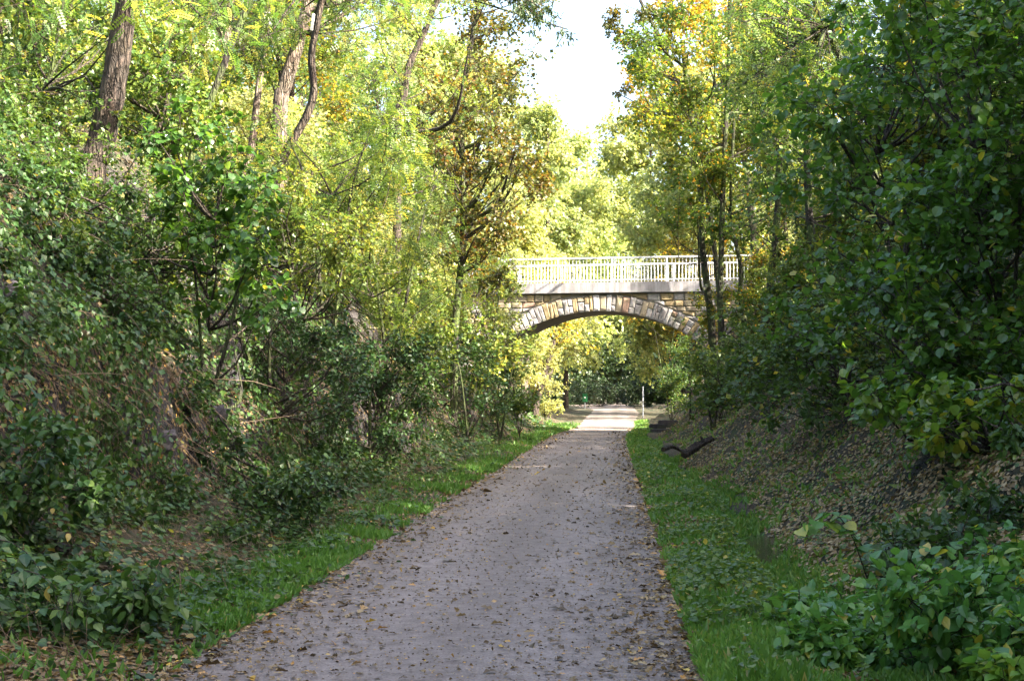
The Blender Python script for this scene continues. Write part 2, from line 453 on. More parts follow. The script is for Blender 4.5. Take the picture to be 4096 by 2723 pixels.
def rise(y):                       # the far part of the path climbs a little
    return .55 * sm(78, 112, y) + .35 * sm(112, 150, y)
def path_l(y): return -2.64 - .0 * y + .75 * sm(60, 85, y) + .35 * sm(85, 110, y) - 4.5 * sm(118, 160, y) ** 1.0
def path_r(y): return .56 + .75 * sm(55, 85, y) + .5 * sm(85, 110, y) - .8 * sm(125, 165, y)
def toe_l(y): return path_l(y) - .95 - .25 * np.sin(y * .31) + .45 * sm(30, 60, y) * 0 - .5 * sm(30, 60, y) - 1.2 * sm(76, 95, y)
def toe_r(y): return path_r(y) + 1.55 + .2 * np.sin(y * .27 + 1) - .1 * sm(20, 45, y) + 2.4 * sm(90, 120, y)

def hsh(ix, iy):
    v = np.sin(ix * 127.1 + iy * 311.7) * 43758.5453
    return v - np.floor(v)
def vnoise(x, y):
    ix, iy = np.floor(x), np.floor(y); fx, fy = x - ix, y - iy
    fx, fy = fx * fx * (3 - 2 * fx), fy * fy * (3 - 2 * fy)
    a, b_, c, d = hsh(ix, iy), hsh(ix + 1, iy), hsh(ix, iy + 1), hsh(ix + 1, iy + 1)
    return (a * (1 - fx) + b_ * fx) * (1 - fy) + (c * (1 - fx) + d * fx) * fy
def fbm(x, y, s=1.0):
    return (vnoise(x * s, y * s) - .5) + .5 * (vnoise(x * s * 2.1 + 7, y * s * 2.1) - .5) + .25 * (vnoise(x * s * 4.3, y * s * 4.3 + 3) - .5)

FACE_K = 1.0
def u_face(y): return 1.15 + .5 * fbm(y * 0 + 8, y, .5)
def H(x, y):
    x = np.asarray(x, float); y = np.asarray(y, float)
    top = 6.35 - 3.2 * sm(80, 125, y)
    base = rise(y)
    dl = toe_l(y) - x; dr = x - toe_r(y)
    u = np.clip(dl, 0, None)
    face = FACE_K * (.55 + .9 * sm(.35, .6, .5 + fbm(x * 0 + 3, y, .22))) * sm(9, 14, y) * (1 - .65 * sm(30, 42, y))
    u1 = 1.15 + .5 * fbm(x * 0 + 8, y, .5)
    zl = .42 * np.minimum(u, u1) + face * sm(u1, u1 + .45, u) + 1.18 * np.clip(u - u1, 0, None) + .30 * fbm(u * .9, y * .35, 1.0) * sm(0, 1.5, u)
    kL = top + .03 * np.clip(dl - 5, 0, 60)
    zl = kL - np.log1p(np.exp(np.clip((kL - zl) * 1.8, -30, 30))) / 1.8
    zl = np.maximum(zl, 0) * sm(0, .35, u)
    u2 = np.clip(dr, 0, None)
    zr = .55 * u2 + .28 * np.clip(u2 - .8, 0, None) ** 1.25
    kR = top + .03 * np.clip(dr - 6, 0, 60)
    zr = kR - np.log1p(np.exp(np.clip((kR - zr) * 1.8, -30, 30))) / 1.8
    zr = np.maximum(zr, 0) * sm(0, .4, u2)
    z = base + np.where(dl > 0, zl, 0) + np.where(dr > 0, zr, 0)
    offp = np.maximum(path_l(y) - x, x - path_r(y))
    rough = sm(.1, 2.5, offp)
    z = z + rough * .55 * fbm(x, y, .55) + rough * .30 * fbm(x + 40, y, 1.9) + rough * .10 * fbm(x, y + 11, 5.3)
    # wet ditch at the foot of the right-hand bank
    dc = x - (toe_r(y) - .32)
    z = z - .14 * np.exp(-(dc / .28) ** 2) * (sm(9, 12, y) - sm(40, 50, y))
    z = z + .05 * sm(.02, .35, offp) * (1 - sm(.35, 1.2, offp))
    return z

def nrm(x, y, e=.15):
    gx = (H(x + e, y) - H(x - e, y)) / (2 * e); gy = (H(x, y + e) - H(x, y - e)) / (2 * e)
    return norm(np.stack([-gx, -gy, np.ones_like(gx)], -1))

def grid_mesh(name, xs, ys, mat, dz=0.0):
    X, Y = np.meshgrid(xs, ys)
    Z = H(X, Y) + dz
    nx, ny = len(xs), len(ys)
    i = np.arange(ny - 1)[:, None] * nx; j = np.arange(nx - 1)[None]
    Q = np.stack([i + j, i + j + 1, i + nx + j + 1, i + nx + j], -1).reshape(-1, 4)
    mb = MB(); mb.add(np.stack([X, Y, Z], -1).reshape(-1, 3), Q, 0, .5, True)
    return mb.mesh(name, [mat])
xs = np.concatenate([np.linspace(-400, -60, 12)[:-1], np.linspace(-60, -14, 20)[:-1], np.linspace(-14, 13, 150)[:-1], np.linspace(13, 60, 20)[:-1], np.linspace(60, 400, 12)])
ys = np.concatenate([np.linspace(-60, 4, 20)[:-1], np.linspace(4, 34, 150)[:-1], np.linspace(34, 90, 100)[:-1], np.linspace(90, 180, 45)[:-1], np.linspace(180, 900, 20)])
tag(link('ground', grid_mesh('ground', xs, ys, M['soil'])), kind='structure')

# the path: a strip 4 mm above the ground with ragged edges
yy = np.concatenate([np.arange(-20, 4, 1.0), np.arange(4, 40, .14), np.arange(40, 175, .6)])
rg = np.random.default_rng(5)
us = np.linspace(0, 1, 15)
eL = .14 * fbm(yy, yy * 0 + 3, 1.3) + .07 * fbm(yy, yy * 0 + 9, 5); eR = .14 * fbm(yy, yy * 0 + 21, 1.3) + .07 * fbm(yy, yy * 0 + 33, 5)
X = (path_l(yy) + eL)[:, None] * (1 - us) + (path_r(yy) + eR)[:, None] * us
Yg = np.repeat(yy[:, None], 15, 1)
# crown of the path and shallow wheel lines
Zp = H(X, Yg) + .006 + .025 * np.sin(us * math.pi)[None] + .006 * fbm(X, Yg, 2.0)
i = np.arange(len(yy) - 1)[:, None] * 15; j = np.arange(14)[None]
mb = MB(); mb.add(np.stack([X, Yg, Zp], -1).reshape(-1, 3), np.stack([i + j, i + j + 1, i + 16 + j, i + 15 + j], -1).reshape(-1, 4), 0, .5, True)
tag(link('path', mb.mesh('path', [M['path']])), kind='structure')
def pathz(x, y):
    u = np.clip((x - path_l(y)) / (path_r(y) - path_l(y)), 0, 1)
    return H(x, y) + .006 + .025 * np.sin(u * math.pi)

# puddle in the ditch
def puddle(y0, y1, halfw, label, dz):
    n = 40; ys_ = np.linspace(y0, y1, n)
    cx = toe_r(ys_) - .34
    hw = halfw * np.sin(np.linspace(0, math.pi, n)) ** .6 * (1 + 1.1 * fbm(ys_, ys_ * 0, 2.3))
    zc = float(np.mean(H(cx, ys_))) + dz
    V = np.concatenate([np.stack([cx - hw, ys_, ys_ * 0 + zc], 1), np.stack([cx + hw, ys_, ys_ * 0 + zc], 1)])
    k = np.arange(n - 1)
    mb = MB(); mb.add(V, np.stack([k, k + n, k + n + 1, k + 1], 1))
    return tag(link('puddle', mb.mesh('puddle', [M['water']])), kind='structure')
puddle(11.0, 18.8, .75, '', .05)

# ------------------------------------------------------------------ the bridge
BR_D, BR_C = 68.0, P(604, 310, 68.0)[0]
BW = 3.3
BROT = R(-7.5)               # right end a little nearer
bridge = empty('stone_arch_bridge', (BR_C, BR_D, 0), 'stone arch footbridge with pale deck slab and white railings crossing over the path', 'bridge', None, BROT)
RI, RO = 7.4, 8.10
CZ = 5.42 - RI               # centre height of the arch circle
rs = random.Random(3)
def rock_face(poly_xz, y0, depth, bulge, rr, mat, jit=.012):
    """a dressed stone: outline polygon in the wall plane, back at y0, rough front standing `depth` proud (towards -y)"""
    n = len(poly_xz); c = np.mean(poly_xz, 0)
    back = [(x, y0, z) for x, z in poly_xz]
    fr = [(x, y0 - depth + rr.uniform(-jit, jit), z) for x, z in poly_xz]
    inn = []
    for x, z in poly_xz:
        k = rr.uniform(.62, .8); inn.append((c[0] + (x - c[0]) * k, y0 - depth - bulge * rr.uniform(.5, 1.2), c[1] + (z - c[1]) * k))
    cc = [(c[0], y0 - depth - bulge * rr.uniform(.6, 1.3), c[1])]
    V = np.array(back + fr + inn + cc)
    k = np.arange(n); k2 = (k + 1) % n
    Q = np.concatenate([np.stack([k, k2, k2 + n, k + n], 1), np.stack([k + n, k2 + n, k2 + 2 * n, k + 2 * n], 1)])
    mb = MB(); mb.add(V, Q); mb.add(V[2 * n:], np.stack([k, k2, np.full(n, n)], 1))
    me = mb.mesh('stone', [mat]); return me
def polar(a, r): return (r * math.sin(a), CZ + r * math.cos(a))
# backing wall with the arch cut out, and the barrel (one solid)
A_MAX = R(74)
def backing():
    mb = MB()
    n = 60
    aa = np.linspace(-A_MAX, A_MAX, n)
    arc = np.array([polar(a, RI) for a in aa])
    topz = 6.22
    xs_ = arc[:, 0]
    for yv, flip in ((-BW / 2, False), (BW / 2, True)):
        V = np.concatenate([np.stack([xs_, xs_ * 0 + yv, arc[:, 1]], 1), np.stack([xs_, xs_ * 0 + yv, xs_ * 0 + topz], 1)])
        k = np.arange(n - 1)
        Q = np.stack([k, k + 1, k + 1 + n, k + n], 1)
        mb.add(V, Q[:, ::-1] if flip else Q)
        for s in (-1, 1):
            x0 = s * abs(xs_[0]); x1 = s * 13.5
            V = np.array([(x0, yv, -.6), (x1, yv, -.6), (x1, yv, topz), (x0, yv, topz)]); mb.add(V, np.array([(0, 1, 2, 3)]))
    for s in (-1, 1):
        x1 = s * 13.5
        mb.add(np.array([(x1, -BW / 2, -.6), (x1, BW / 2, -.6), (x1, BW / 2, topz), (x1, -BW / 2, topz)]), np.array([(0, 1, 2, 3)]))
        x0 = s * abs(xs_[0])
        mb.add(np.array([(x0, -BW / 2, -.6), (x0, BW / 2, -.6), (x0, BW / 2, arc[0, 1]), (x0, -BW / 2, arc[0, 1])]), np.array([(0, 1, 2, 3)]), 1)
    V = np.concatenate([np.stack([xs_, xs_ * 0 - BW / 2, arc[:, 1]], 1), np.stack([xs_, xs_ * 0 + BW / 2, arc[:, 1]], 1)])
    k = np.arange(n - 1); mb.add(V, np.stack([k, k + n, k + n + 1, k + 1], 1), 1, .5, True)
    return mb.mesh('spandrel_wall', [M['mortar'], M['soffit']])
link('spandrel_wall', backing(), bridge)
def pick_stone(wts=(8, 5, 3, 7, 4)):
    return STONES[rs.choices(range(5), wts)[0]]
WALL_MIX = (3, 8, 1, 5, 4)
a = -A_MAX
for side in (-1, 1):
    yface = side * BW / 2
    a = -R(60) if side == -1 else -R(62)
    lim = R(60)
    while a < lim:
        da = rs.uniform(.15, .30) / RI if side == -1 else .35 / RI
        a1 = a + da; g = .009 / RI
        nseg = 1 if rs.random() < .55 else 2
        r_lo, r_hi = RI + .0, RO + rs.uniform(-.06, .05)
        cuts = [r_lo, r_hi] if nseg == 1 else [r_lo, r_lo + (r_hi - r_lo) * rs.uniform(.3, .7), r_hi]
        for q in range(len(cuts) - 1):
            r0, r1 = cuts[q] + (.012 if q else -.004), cuts[q + 1] - .012
            poly = [polar(a + g, r0), polar(a1 - g, r0), polar(a1 - g, r1), polar(a + g, r1)]
            if max(q[1] for q in poly) > 6.18: poly = [(x, min(z, 6.18)) for x, z in poly]
            me = rock_face(poly, 0, .05 + rs.uniform(0, .03), .035, rs, pick_stone())
            o = link('voussoir', me, bridge, (0, yface, 0))
            if side == 1: o.scale = (1, -1, 1)
        a = a1
# spandrel rubble on both faces
for side in (-1, 1):
    z = 2.2 if side == -1 else 3.6
    while z < 6.16:
        h = rs.uniform(.20, .34); z1 = min(z + h, 6.19)
        if 6.19 - z1 < .1: z1 = 6.19
        x = -9.0
        while x < 9.0:
            wd = rs.uniform(.28, .72); x1 = x + wd
            xm = (x + x1) / 2
            def outside(px_, pz_): return math.hypot(px_, pz_ - CZ) > RO + .05
            if all(outside(p, q) for p in (x, x1) for q in (z, z1)) and (side == -1 or abs(xm) < 8):
                j = lambda: rs.uniform(-.02, .02)
                poly = [(x + .014, z + .012 + j() * .5), (x1 - .014, z + .012), (x1 - .014, z1 - .012), (x + .014, z1 - .012 + j() * .3)]
                me = rock_face(poly, 0, .03 + rs.uniform(0, .03), .035, rs, pick_stone(WALL_MIX))
                o = link('stone', me, bridge, (0, side * BW / 2, 0))
                if side == 1: o.scale = (1, -1, 1)
            elif any(outside(p, q) for p in (x, x1) for q in (z, z1)):
                pts = [(p, q) for p, q in ((x + .014, z + .012), (x1 - .014, z + .012), (x1 - .014, z1 - .012), (x + .014, z1 - .012))]
                mv = []
                for p, q in pts:
                    d = math.hypot(p, q - CZ)
                    if d < RO + .06:
                        k = (RO + .06) / d; p, q = p * k, CZ + (q - CZ) * k; q = min(q, z1 - .012)
                    mv.append((p, q))
                if max(q for p, q in mv) - min(q for p, q in mv) > .08 and max(p for p, q in mv) - min(p for p, q in mv) > .1 and (side == -1 or abs(xm) < 8):
                    me = rock_face(mv, 0, .025, .02, rs, pick_stone(WALL_MIX))
                    o = link('stone', me, bridge, (0, side * BW / 2, 0))
                    if side == 1: o.scale = (1, -1, 1)
            x = x1
        z = z1

def box(mb, x0, x1, y0, y1, z0, z1, mat=0, tint=.5):
    V = np.array([(x0, y0, z0), (x1, y0, z0), (x1, y1, z0), (x0, y1, z0), (x0, y0, z1), (x1, y0, z1), (x1, y1, z1), (x0, y1, z1)], float)
    Fq = np.array([(0, 3, 2, 1), (4, 5, 6, 7), (0, 1, 5, 4), (1, 2, 6, 5), (2, 3, 7, 6), (3, 0, 4, 7)])
    mb.add(V, Fq, mat, tint)
    return mb
def bevel_box(name, sx, sy, sz, mat, bev=.01):
    import bmesh
    bm = bmesh.new(); bmesh.ops.create_cube(bm, size=1)
    for v in bm.verts: v.co = Vector((v.co.x * sx, v.co.y * sy, v.co.z * sz))
    bmesh.ops.bevel(bm, geom=bm.edges[:], offset=bev, segments=2, affect='EDGES')
    me = bpy.data.meshes.new(name); bm.to_mesh(me); bm.free(); me.materials.append(mat); return me
link('deck', bevel_box('deck', 27, BW + .1, .40, M['concrete'], .02), bridge, (0, 0, 6.43))
for side in (-1, 1):
    k = link('edge_beam', bevel_box('edge_beam', 27, .24, .48, M['concrete'], .025), bridge, (0, side * (BW / 2 + .08), 6.44))
def railing(side):
    r = link('railing', bevel_box('top_rail', 22, .09, .07, M['white'], .012), bridge, (-.62, side * (BW / 2 + .03), 7.76))
    r.name = 'railing'
    bot = link('bottom_rail', bevel_box('bottom_rail', 22, .05, .05, M['white'], .008), r, (0, 0, -.98))
    post_me = bevel_box('post', .07, .07, 1.08, M['white'], .01)
    bar_me = bevel_box('baluster', .018, .018, .96, M['white'], .004)
    n = 9
    for q in range(n + 1):
        link('post', post_me, r, (-10.9 + q * 21.8 / n, 0, -.56))
    x = -10.9
    while x < 10.9:
        x += .157
        if min(abs(x - (-10.9 + q * 21.8 / n)) for q in range(n + 1)) > .07:
            link('baluster', bar_me, r, (x, 0, -.51))
railing(-1); railing(1)

# ------------------------------------------------------------------ tree building
def clump_foliage(mb, rng, cen, rad, n_leaf, kind, size, tint_lo, tint_hi, mat=0, tmat=1, flat=.8, droop=.3, per=9, upb=.9, twig_r=.006, leafy_from=.3, tint_pow=1.0, far=False):
    if far: kind = FAR.get(kind, kind)
    """twigs fan out of every clump centre and carry the leaves"""
    cen = np.asarray(cen, float); rad = np.asarray(rad, float)
    wgt = rad ** 2 / np.sum(rad ** 2)
    nt = max(1, n_leaf // per)
    ci = rng.choice(len(cen), nt, p=wgt)
    d = norm(rng.standard_normal((nt, 3))); d[:, 2] *= flat; d = norm(d)
    L = rad[ci] * rng.uniform(.55, 1.12, nt) * np.where(d[:, 2] < 0, .85, 1)
    A = cen[ci] + rng.standard_normal((nt, 3)) * .18 * rad[ci][:, None]
    sag = np.zeros((nt, 3)); sag[:, 2] = droop * L * .45
    B = A + d * L[:, None] - sag * .9
    if twig_r > 0: fast_twigs(mb, A, B, twig_r, tmat, sag * .6, 1 if far else 2)
    ti = np.repeat(np.arange(nt), per)
    t = leafy_from + (1 - leafy_from) * rng.random(len(ti)) ** .8
    mid = (A + B) / 2 + sag * .6
    tt = t[:, None]
    p = (1 - tt) ** 2 * A[ti] + 2 * tt * (1 - tt) * mid[ti] + tt * tt * B[ti]
    p = p + rng.standard_normal(p.shape) * size * .35
    ld = d[ti] * .7 + rng.standard_normal(p.shape) * .65; ld[:, 2] -= droop
    up = rng.standard_normal(p.shape) * .55 + np.array([0, 0, upb]) + d[ti] * .35
    ct = rng.random(len(cen))[ci][ti]
    tint = np.clip(tint_lo + (tint_hi - tint_lo) * (.45 * ct + .55 * rng.random(len(ti))) ** tint_pow, 0, 1)
    tint = np.where(rng.random(len(ti)) < .05, rng.uniform(.8, 1, len(ti)), tint)
    put_leaves(mb, kind, p, ld, up, size * rng.uniform(.6, 1.25, len(ti)), tint, mat)

def crown_clumps(rng, base, height, spread, n, r0, r1, shape=1.0, hollow=.45):
    """clump centres through an uneven ellipsoid; base = its lowest point"""
    out, rr = [], []
    lob = rng.uniform(.7, 1.15, 8)
    while len(out) < n:
        v = rng.uniform(-1, 1, 3); q = np.linalg.norm(v)
        if q > 1 or q < hollow * rng.random(): continue
        az = (math.atan2(v[1], v[0]) / (2 * math.pi) * 8) % 8
        k = lob[int(az)] * (1 - az % 1) + lob[(int(az) + 1) % 8] * (az % 1)
        z = v[2]
        wdt = (1 - .35 * max(z, 0) * shape)
        out.append(np.array([v[0] * spread * k * wdt, v[1] * spread * k * wdt, (z + 1) / 2 * height]) + base)
        rr.append(rng.uniform(r0, r1))
    return np.array(out), np.array(rr)

def limb_to(mb, rng, trunk, tr, target, r, mat, lo=.25, sides=5):
    """a limb leaving the trunk below the target and curving up into it"""
    z = trunk[:, 2]
    zt = target[2] - .5 * np.linalg.norm(target[:2] - trunk[-1][:2]) - .3
    k = int(np.argmin(np.abs(z - max(zt, z[0] + lo * (z[-1] - z[0]))) + .1 * rng.random(len(z))))
    A = trunk[k]; r = min(r, tr[k] * .7)
    mid = (A + target) / 2 + np.array([0, 0, -.10 if target[2] > A[2] else .08]) * np.linalg.norm(target - A) + rng.standard_normal(3) * .08 * np.linalg.norm(target - A)
    pts = smooth_line([A, mid, target], 4 if sides > 4 else 2)
    tube(mb, pts, np.linspace(r, r * .25, len(pts)), sides, mat)

def build_tree(name, base, trunk_pts, r0, r1, clumps, rads, n_leaf, kind, size, mat, bark, seed, tint=(0, .9), n_limbs=5, per=9, droop=.3, flat=.8,
               sides=10, label=None, cat='tree', group=None, twig_r=.008, part='crown', extra=None, limb_r=.08, lo=.3, rough=.05, tint_pow=1.0, upb=.9):
    """everything in coordinates relative to base"""
    far = base[1] > 30 or (base[0] == 0 and base[1] == 0)
    rng = np.random.default_rng(seed)
    root = empty(name, base, label, cat, group)
    base = np.asarray(base, float)
    tp = smooth_line(np.asarray(trunk_pts, float) - base, 5)
    tr = np.interp(np.linspace(0, 1, len(tp)), [0, .06, 1], [r0 * 1.25, r0, r1])
    mb = MB(); tube(mb, tp, tr, sides, 0, rng, rough)
    CH[root.name] = [link('trunk', mb.mesh('trunk', [bark]), root)]
    cl = np.asarray(clumps, float) - base; rads = np.asarray(rads, float)
    order = np.argsort(-np.linalg.norm(cl[:, :2] - np.interp(cl[:, 2], tp[:, 2], tp[:, 0])[:, None] * [1, 0], axis=1))
    for q in order[:: max(1, len(order) // max(1, n_limbs))][:n_limbs]:
        mb = MB(); limb_to(mb, rng, tp, tr, cl[q], limb_r, 0, lo, 6)
        CH[root.name].append(link('limb', mb.mesh('limb', [bark]), root))
    mb = MB()
    for q in range(len(cl)):
        limb_to(mb, rng, tp, tr, cl[q], limb_r * .3, 1, lo, 4)
    clump_foliage(mb, rng, cl, rads, n_leaf, kind, size, tint[0], tint[1], 0, 1, flat, droop, per, upb, twig_r, tint_pow=tint_pow, far=far)
    if extra: extra(mb, rng)
    CH[root.name].append(link(part, mb.mesh(part, [mat, M['twig']]), root))
    return root

def copy_thing(src, loc, rz, scale, label, mat=None, group=None, name=None, cat=None, leaf_part=('crown', 'foliage')):
    c = copy_tree(src)
    c.location = [float(v) for v in loc]; c.rotation_euler = (0, 0, rz); c.scale = (scale, scale, scale)
    c['label'] = label
    if group: c['group'] = group
    if cat: c['category'] = cat
    if name: c.name = name
    if mat:
        for ch in c.children:
            if ch.name.split('.')[0] in leaf_part:
                ch.material_slots[0].link = 'OBJECT'; ch.material_slots[0].material = mat
    return c

def ground_pt(x, y, dz=-.1):
    return np.array([x, y, float(H(x, y)) + dz])


# ------------------------------------------------------------------ undergrowth on the banks and verges
def ysample(rng, n, y0, y1, p=1.2):
    u = rng.random(n); q = 1 - p
    return (y0 ** q + u * (y1 ** q - y0 ** q)) ** (1 / q)

def surface(rng, x, y, dz=0.0):
    return np.stack([x, y, H(x, y) + dz], 1), nrm(x, y)

def scatter_cover(name, mat, n, ypar, xfun, kind, size, tint, dens=None, seed=0, lift=.06, up=1.0, flat=1.0, grow=.0, label=None, cat=None, updir=None, parent=None):
    rng = np.random.default_rng(seed)
    y = ysample(rng, n, *ypar); x = xfun(rng, y)
    if dens is not None:
        k = rng.random(n) < dens(x, y); x, y = x[k], y[k]
    n = len(x)
    p, nm = surface(rng, x, y)
    p = p + nm * (rng.random(n) ** 1.4 * lift)[:, None]
    d = rng.standard_normal((n, 3)); d -= nm * np.sum(d * nm, 1, keepdims=True) * flat
    if updir: d += np.array(updir)
    u = nm * up + rng.standard_normal((n, 3)) * .5
    s = size * rng.uniform(.55, 1.3, n) * (1 + grow * (y - ypar[0]))
    pn = .5 + .5 * fbm(x, y, 1.1)
    t = np.clip(tint[0] + (tint[1] - tint[0]) * (.5 * rng.random(n) + .5 * pn), 0, 1)
    t = np.where(rng.random(n) < .04, rng.uniform(.85, 1, n), t)
    mb = MB(); nr = y < 21
    for m_, kd in ((nr, kind), (~nr, FAR.get(kind, kind))):
        if m_.any(): put_leaves(mb, kd, p[m_], d[m_], u[m_], s[m_], t[m_])
    return tag(link(name, mb.mesh(name, [mat]), parent), label, cat, kind='stuff')

def left_bank(a=0.0, b=6.5):
    return lambda rng, y: toe_l(y) - a - (b - a) * rng.random(len(y))
def right_bank(a=0.0, b=6.5):
    return lambda rng, y: toe_r(y) + a + (b - a) * rng.random(len(y)) ** 1.1
pat = lambda s, lo, o=0: (lambda x, y: np.clip(sm(lo, lo + .22, .5 + fbm(x + o, y + o, s)), 0.04, 1))

scatter_cover('ivy_ground_cover', M['ivy'], 90000, (8, 78, 1.35), left_bank(.0, 6.8), 'oval', .072, (0, .95), pat(.75, .33), 1, .32, grow=.018,
              label='ivy and small leaved creepers covering the steep shaded bank', cat='ground cover')
scatter_cover('creeper_ground_cover', M['bramble'], 40000, (8, 78, 1.35), right_bank(2.0, 6.8), 'ovate', .062, (0, .9), pat(.6, .48, 9), 2, .28, grow=.018,
              label='low creepers over the gentler bank beyond the wet ditch', cat='ground cover')
scatter_cover('leaf_litter', M['litter'], 60000, (8, 80, 1.3), left_bank(-.5, 5.5), 'diamond', .05, (.0, 1), lambda x, y: .5 + .5 * sm(30, 45, y), 3, .04, grow=.012,
              label='brown fallen leaves lying over the steep bank and its foot', cat='fallen leaves')
scatter_cover('leaf_litter', M['litter'], 72000, (8, 80, 1.3), right_bank(-.1, 4.5), 'diamond', .052, (.3, 1), pat(.7, .1, 91), 4, .10, grow=.012,
              label='brown and orange fallen leaves over the gentler bank', cat='fallen leaves')
def verge_l(rng, y): 
    return path_l(y) + .1 - rng.random(len(y)) * (path_l(y) - toe_l(y) + .15)
def verge_r(rng, y):
    return path_r(y) - .06 + rng.random(len(y)) ** .9 * (toe_r(y) - path_r(y) - .62)
def litter_edge(sgn, wid):
    def f(rng, y):
        e = rng.exponential(wid, len(y))
        return path_l(y) + e - .15 if sgn < 0 else path_r(y) - e + .15
    return f
# grass
scatter_cover('leaf_litter', M['litter'], 12000, (8, 50, 1.4), lambda rng, y: path_l(y) - rng.random(len(y)) * 1.3, 'ovate', .05, (.05, .95), None, 98, .03,
              label='brown leaves caught in the narrow verge below the steep bank', cat='fallen leaves')
scatter_cover('leaf_litter', M['litter'], 26000, (8, 45, 1.4), right_bank(-.2, 2.6), 'oval', .055, (.35, 1), None, 99, .05,
              label='thick drift of tan and orange leaves low on the gentler bank', cat='fallen leaves')
scatter_cover('leaf_litter', M["litter"], 1300, (10.5, 19, 1.01), lambda rng, y: toe_r(y) - .34 + rng.normal(0, .3, len(y)), 'ovate', .05, (.1, 1), None, 97, .03, flat=1.0, up=3,
              label='leaves floating and stuck in the wet ditch', cat='fallen leaves')
scatter_cover('verge_grass', M['grass'], 60000, (8, 85, 1.35), verge_l, 'narrow', .085, (0, .8), pat(1.0, .40, 3), 5, .01, up=.3, flat=.2, updir=(0, 0, 2.2), grow=.014,
              label='short green grass on the narrow verge below the steep bank', cat='grass')
scatter_cover('verge_grass', M['grass'], 90000, (8, 90, 1.35), verge_r, 'narrow', .08, (.0, .97), pat(1.4, .42, 5), 6, .01, up=.3, flat=.2, updir=(0, 0, 1.5), grow=.014,
              label='short patchy green grass on the wide verge beside the wet ditch', cat='grass')
scatter_cover('verge_grass', M['grass'], 42000, (8, 45, 1.35), lambda rng, y: toe_r(y) - .65 + .65 * rng.random(len(y)), 'narrow', .085, (.0, .95), pat(2.0, .36, 5), 66, .01, up=.3, flat=.2, updir=(0, 0, 1.5), grow=.014,
              label='thin grass standing in the wet ditch', cat='grass')
scatter_cover('bank_grass', M['grass'], 15000, (8, 60, 1.3), right_bank(-.2, 3.2), 'narrow', .12, (.2, 1), pat(1.3, .45, 95), 67, .01, up=.3, flat=.2, updir=(0, 0, 1.0), grow=.014,
              label='thin yellowish grass sprigs between the fallen leaves of the gentler bank', cat='grass')
scatter_cover('grass_tufts', M['grass'], 9000, (8, 60, 1.35), verge_r, 'narrow', .13, (.1, .7), pat(1.9, .62, 15), 16, .01, up=.3, flat=.2, updir=(0, 0, 2.0), grow=.01,
              label='taller rough grass tufts on the verge beside the wet ditch', cat='grass')
scatter_cover('leaf_litter', M['litter'], 13000, (8, 60, 1.35), verge_r, 'ovate', .055, (.1, 1), None, 17, .05,
              label='brown leaves caught in the grass of the verge beside the ditch', cat='fallen leaves')
scatter_cover('verge_herbs', M['ivy'], 16000, (8, 85, 1.3), lambda rng, y: toe_l(y) + rng.normal(.25, .35, len(y)), 'round', .05, (.1, .8), pat(1.2, .35, 13), 7, .14, grow=.018,
              label='small leaved ground herbs at the foot of the steep bank', cat='herbs')
scatter_cover('verge_herbs', M['bush'], 30000, (8, 80, 1.3), right_bank(.1, 4.5), 'ovate', .045, (.1, .9), pat(1.0, .36, 37), 9, .16, grow=.018,
              label='scattered green herbs poking through the leaves of the gentler bank', cat='herbs')
scatter_cover('bank_herbs', M['bush'], 30000, (8, 80, 1.3), left_bank(.0, 6), 'ovate', .055, (.0, .9), pat(.9, .45, 47), 10, .22, grow=.018,
              label='mixed green herbs among the creepers of the steep bank', cat='herbs')
scatter_cover('verge_herbs', M['bush'], 22000, (8, 85, 1.3), verge_r, 'round', .045, (.1, .9), pat(.8, .44, 17), 8, .17, grow=.018,
              label='small leaved herbs among the grass beside the ditch', cat='herbs')

def face_x(rng, y): return toe_l(y) - u_face(y) + .1 - .75 * rng.random(len(y))
scatter_cover('ivy_ground_cover', M['ivy'], 30000, (9, 70, 1.3), face_x, 'ovate', .058, (0, .9), pat(1.3, .42, 71), 71, .2, grow=.018, updir=(0, 0, -1.2),
              label='ivy hanging over the rocky step low in the steep bank', cat='ground cover')
scatter_cover('leaf_litter', M['litter'], 16000, (9, 70, 1.3), face_x, 'ovate', .045, (0, .8), None, 72, .05, grow=.012,
              label='dead leaves lodged on the rocky step of the steep bank', cat='fallen leaves')
# stems: dry, thin, hanging down the steep bank
def stems(name, n, xf, seed, length, label, y0=8, y1=70, down=1.0, mat='straw', r=.0035, dens=None, tint=(0, 1)):
    rng = np.random.default_rng(seed)
    y = ysample(rng, n, y0, y1, 1.3); x = xf(rng, y)
    if dens is not None:
        k = rng.random(n) < dens(x, y); x, y = x[k], y[k]; n = len(x)
    p, nm = surface(rng, x, y, .03)
    d = rng.standard_normal((n, 3)) * .5; side = np.where(x < 0, 1.0, -1.0)
    d[:, 0] += side * .75 * down; d[:, 2] -= 1.0 * down
    d = norm(d); L = length * rng.uniform(.3, 1.2, n)
    B = p + d * L[:, None]
    B[:, 2] = np.maximum(B[:, 2], H(B[:, 0], B[:, 1]) + .03)
    mb = MB(); rr = r * rng.uniform(.6, 1.3, n) * (1 + (y - 8) * .02)
    fast_twigs(mb, p, B, rr, 0, nm * (.14 * L)[:, None] + rng.standard_normal((n, 3)) * .06, 3)
    return tag(link(name, mb.mesh(name, [M[mat]])), label, 'stems', kind='stuff')
stems('dry_stems', 4000, left_bank(.1, 6.5), 11, .75, 'tangle of dry brown stems hanging down the steep bank', dens=pat(.8, .30, 31))
stems('dry_stems', 2200, face_x, 73, .6, 'dry roots and stems hanging over the rocky step', down=1.3, r=.004)
stems('dry_stems', 1500, right_bank(.6, 5.5), 12, .5, 'thin dry stems poking out of the gentler bank', down=.4)
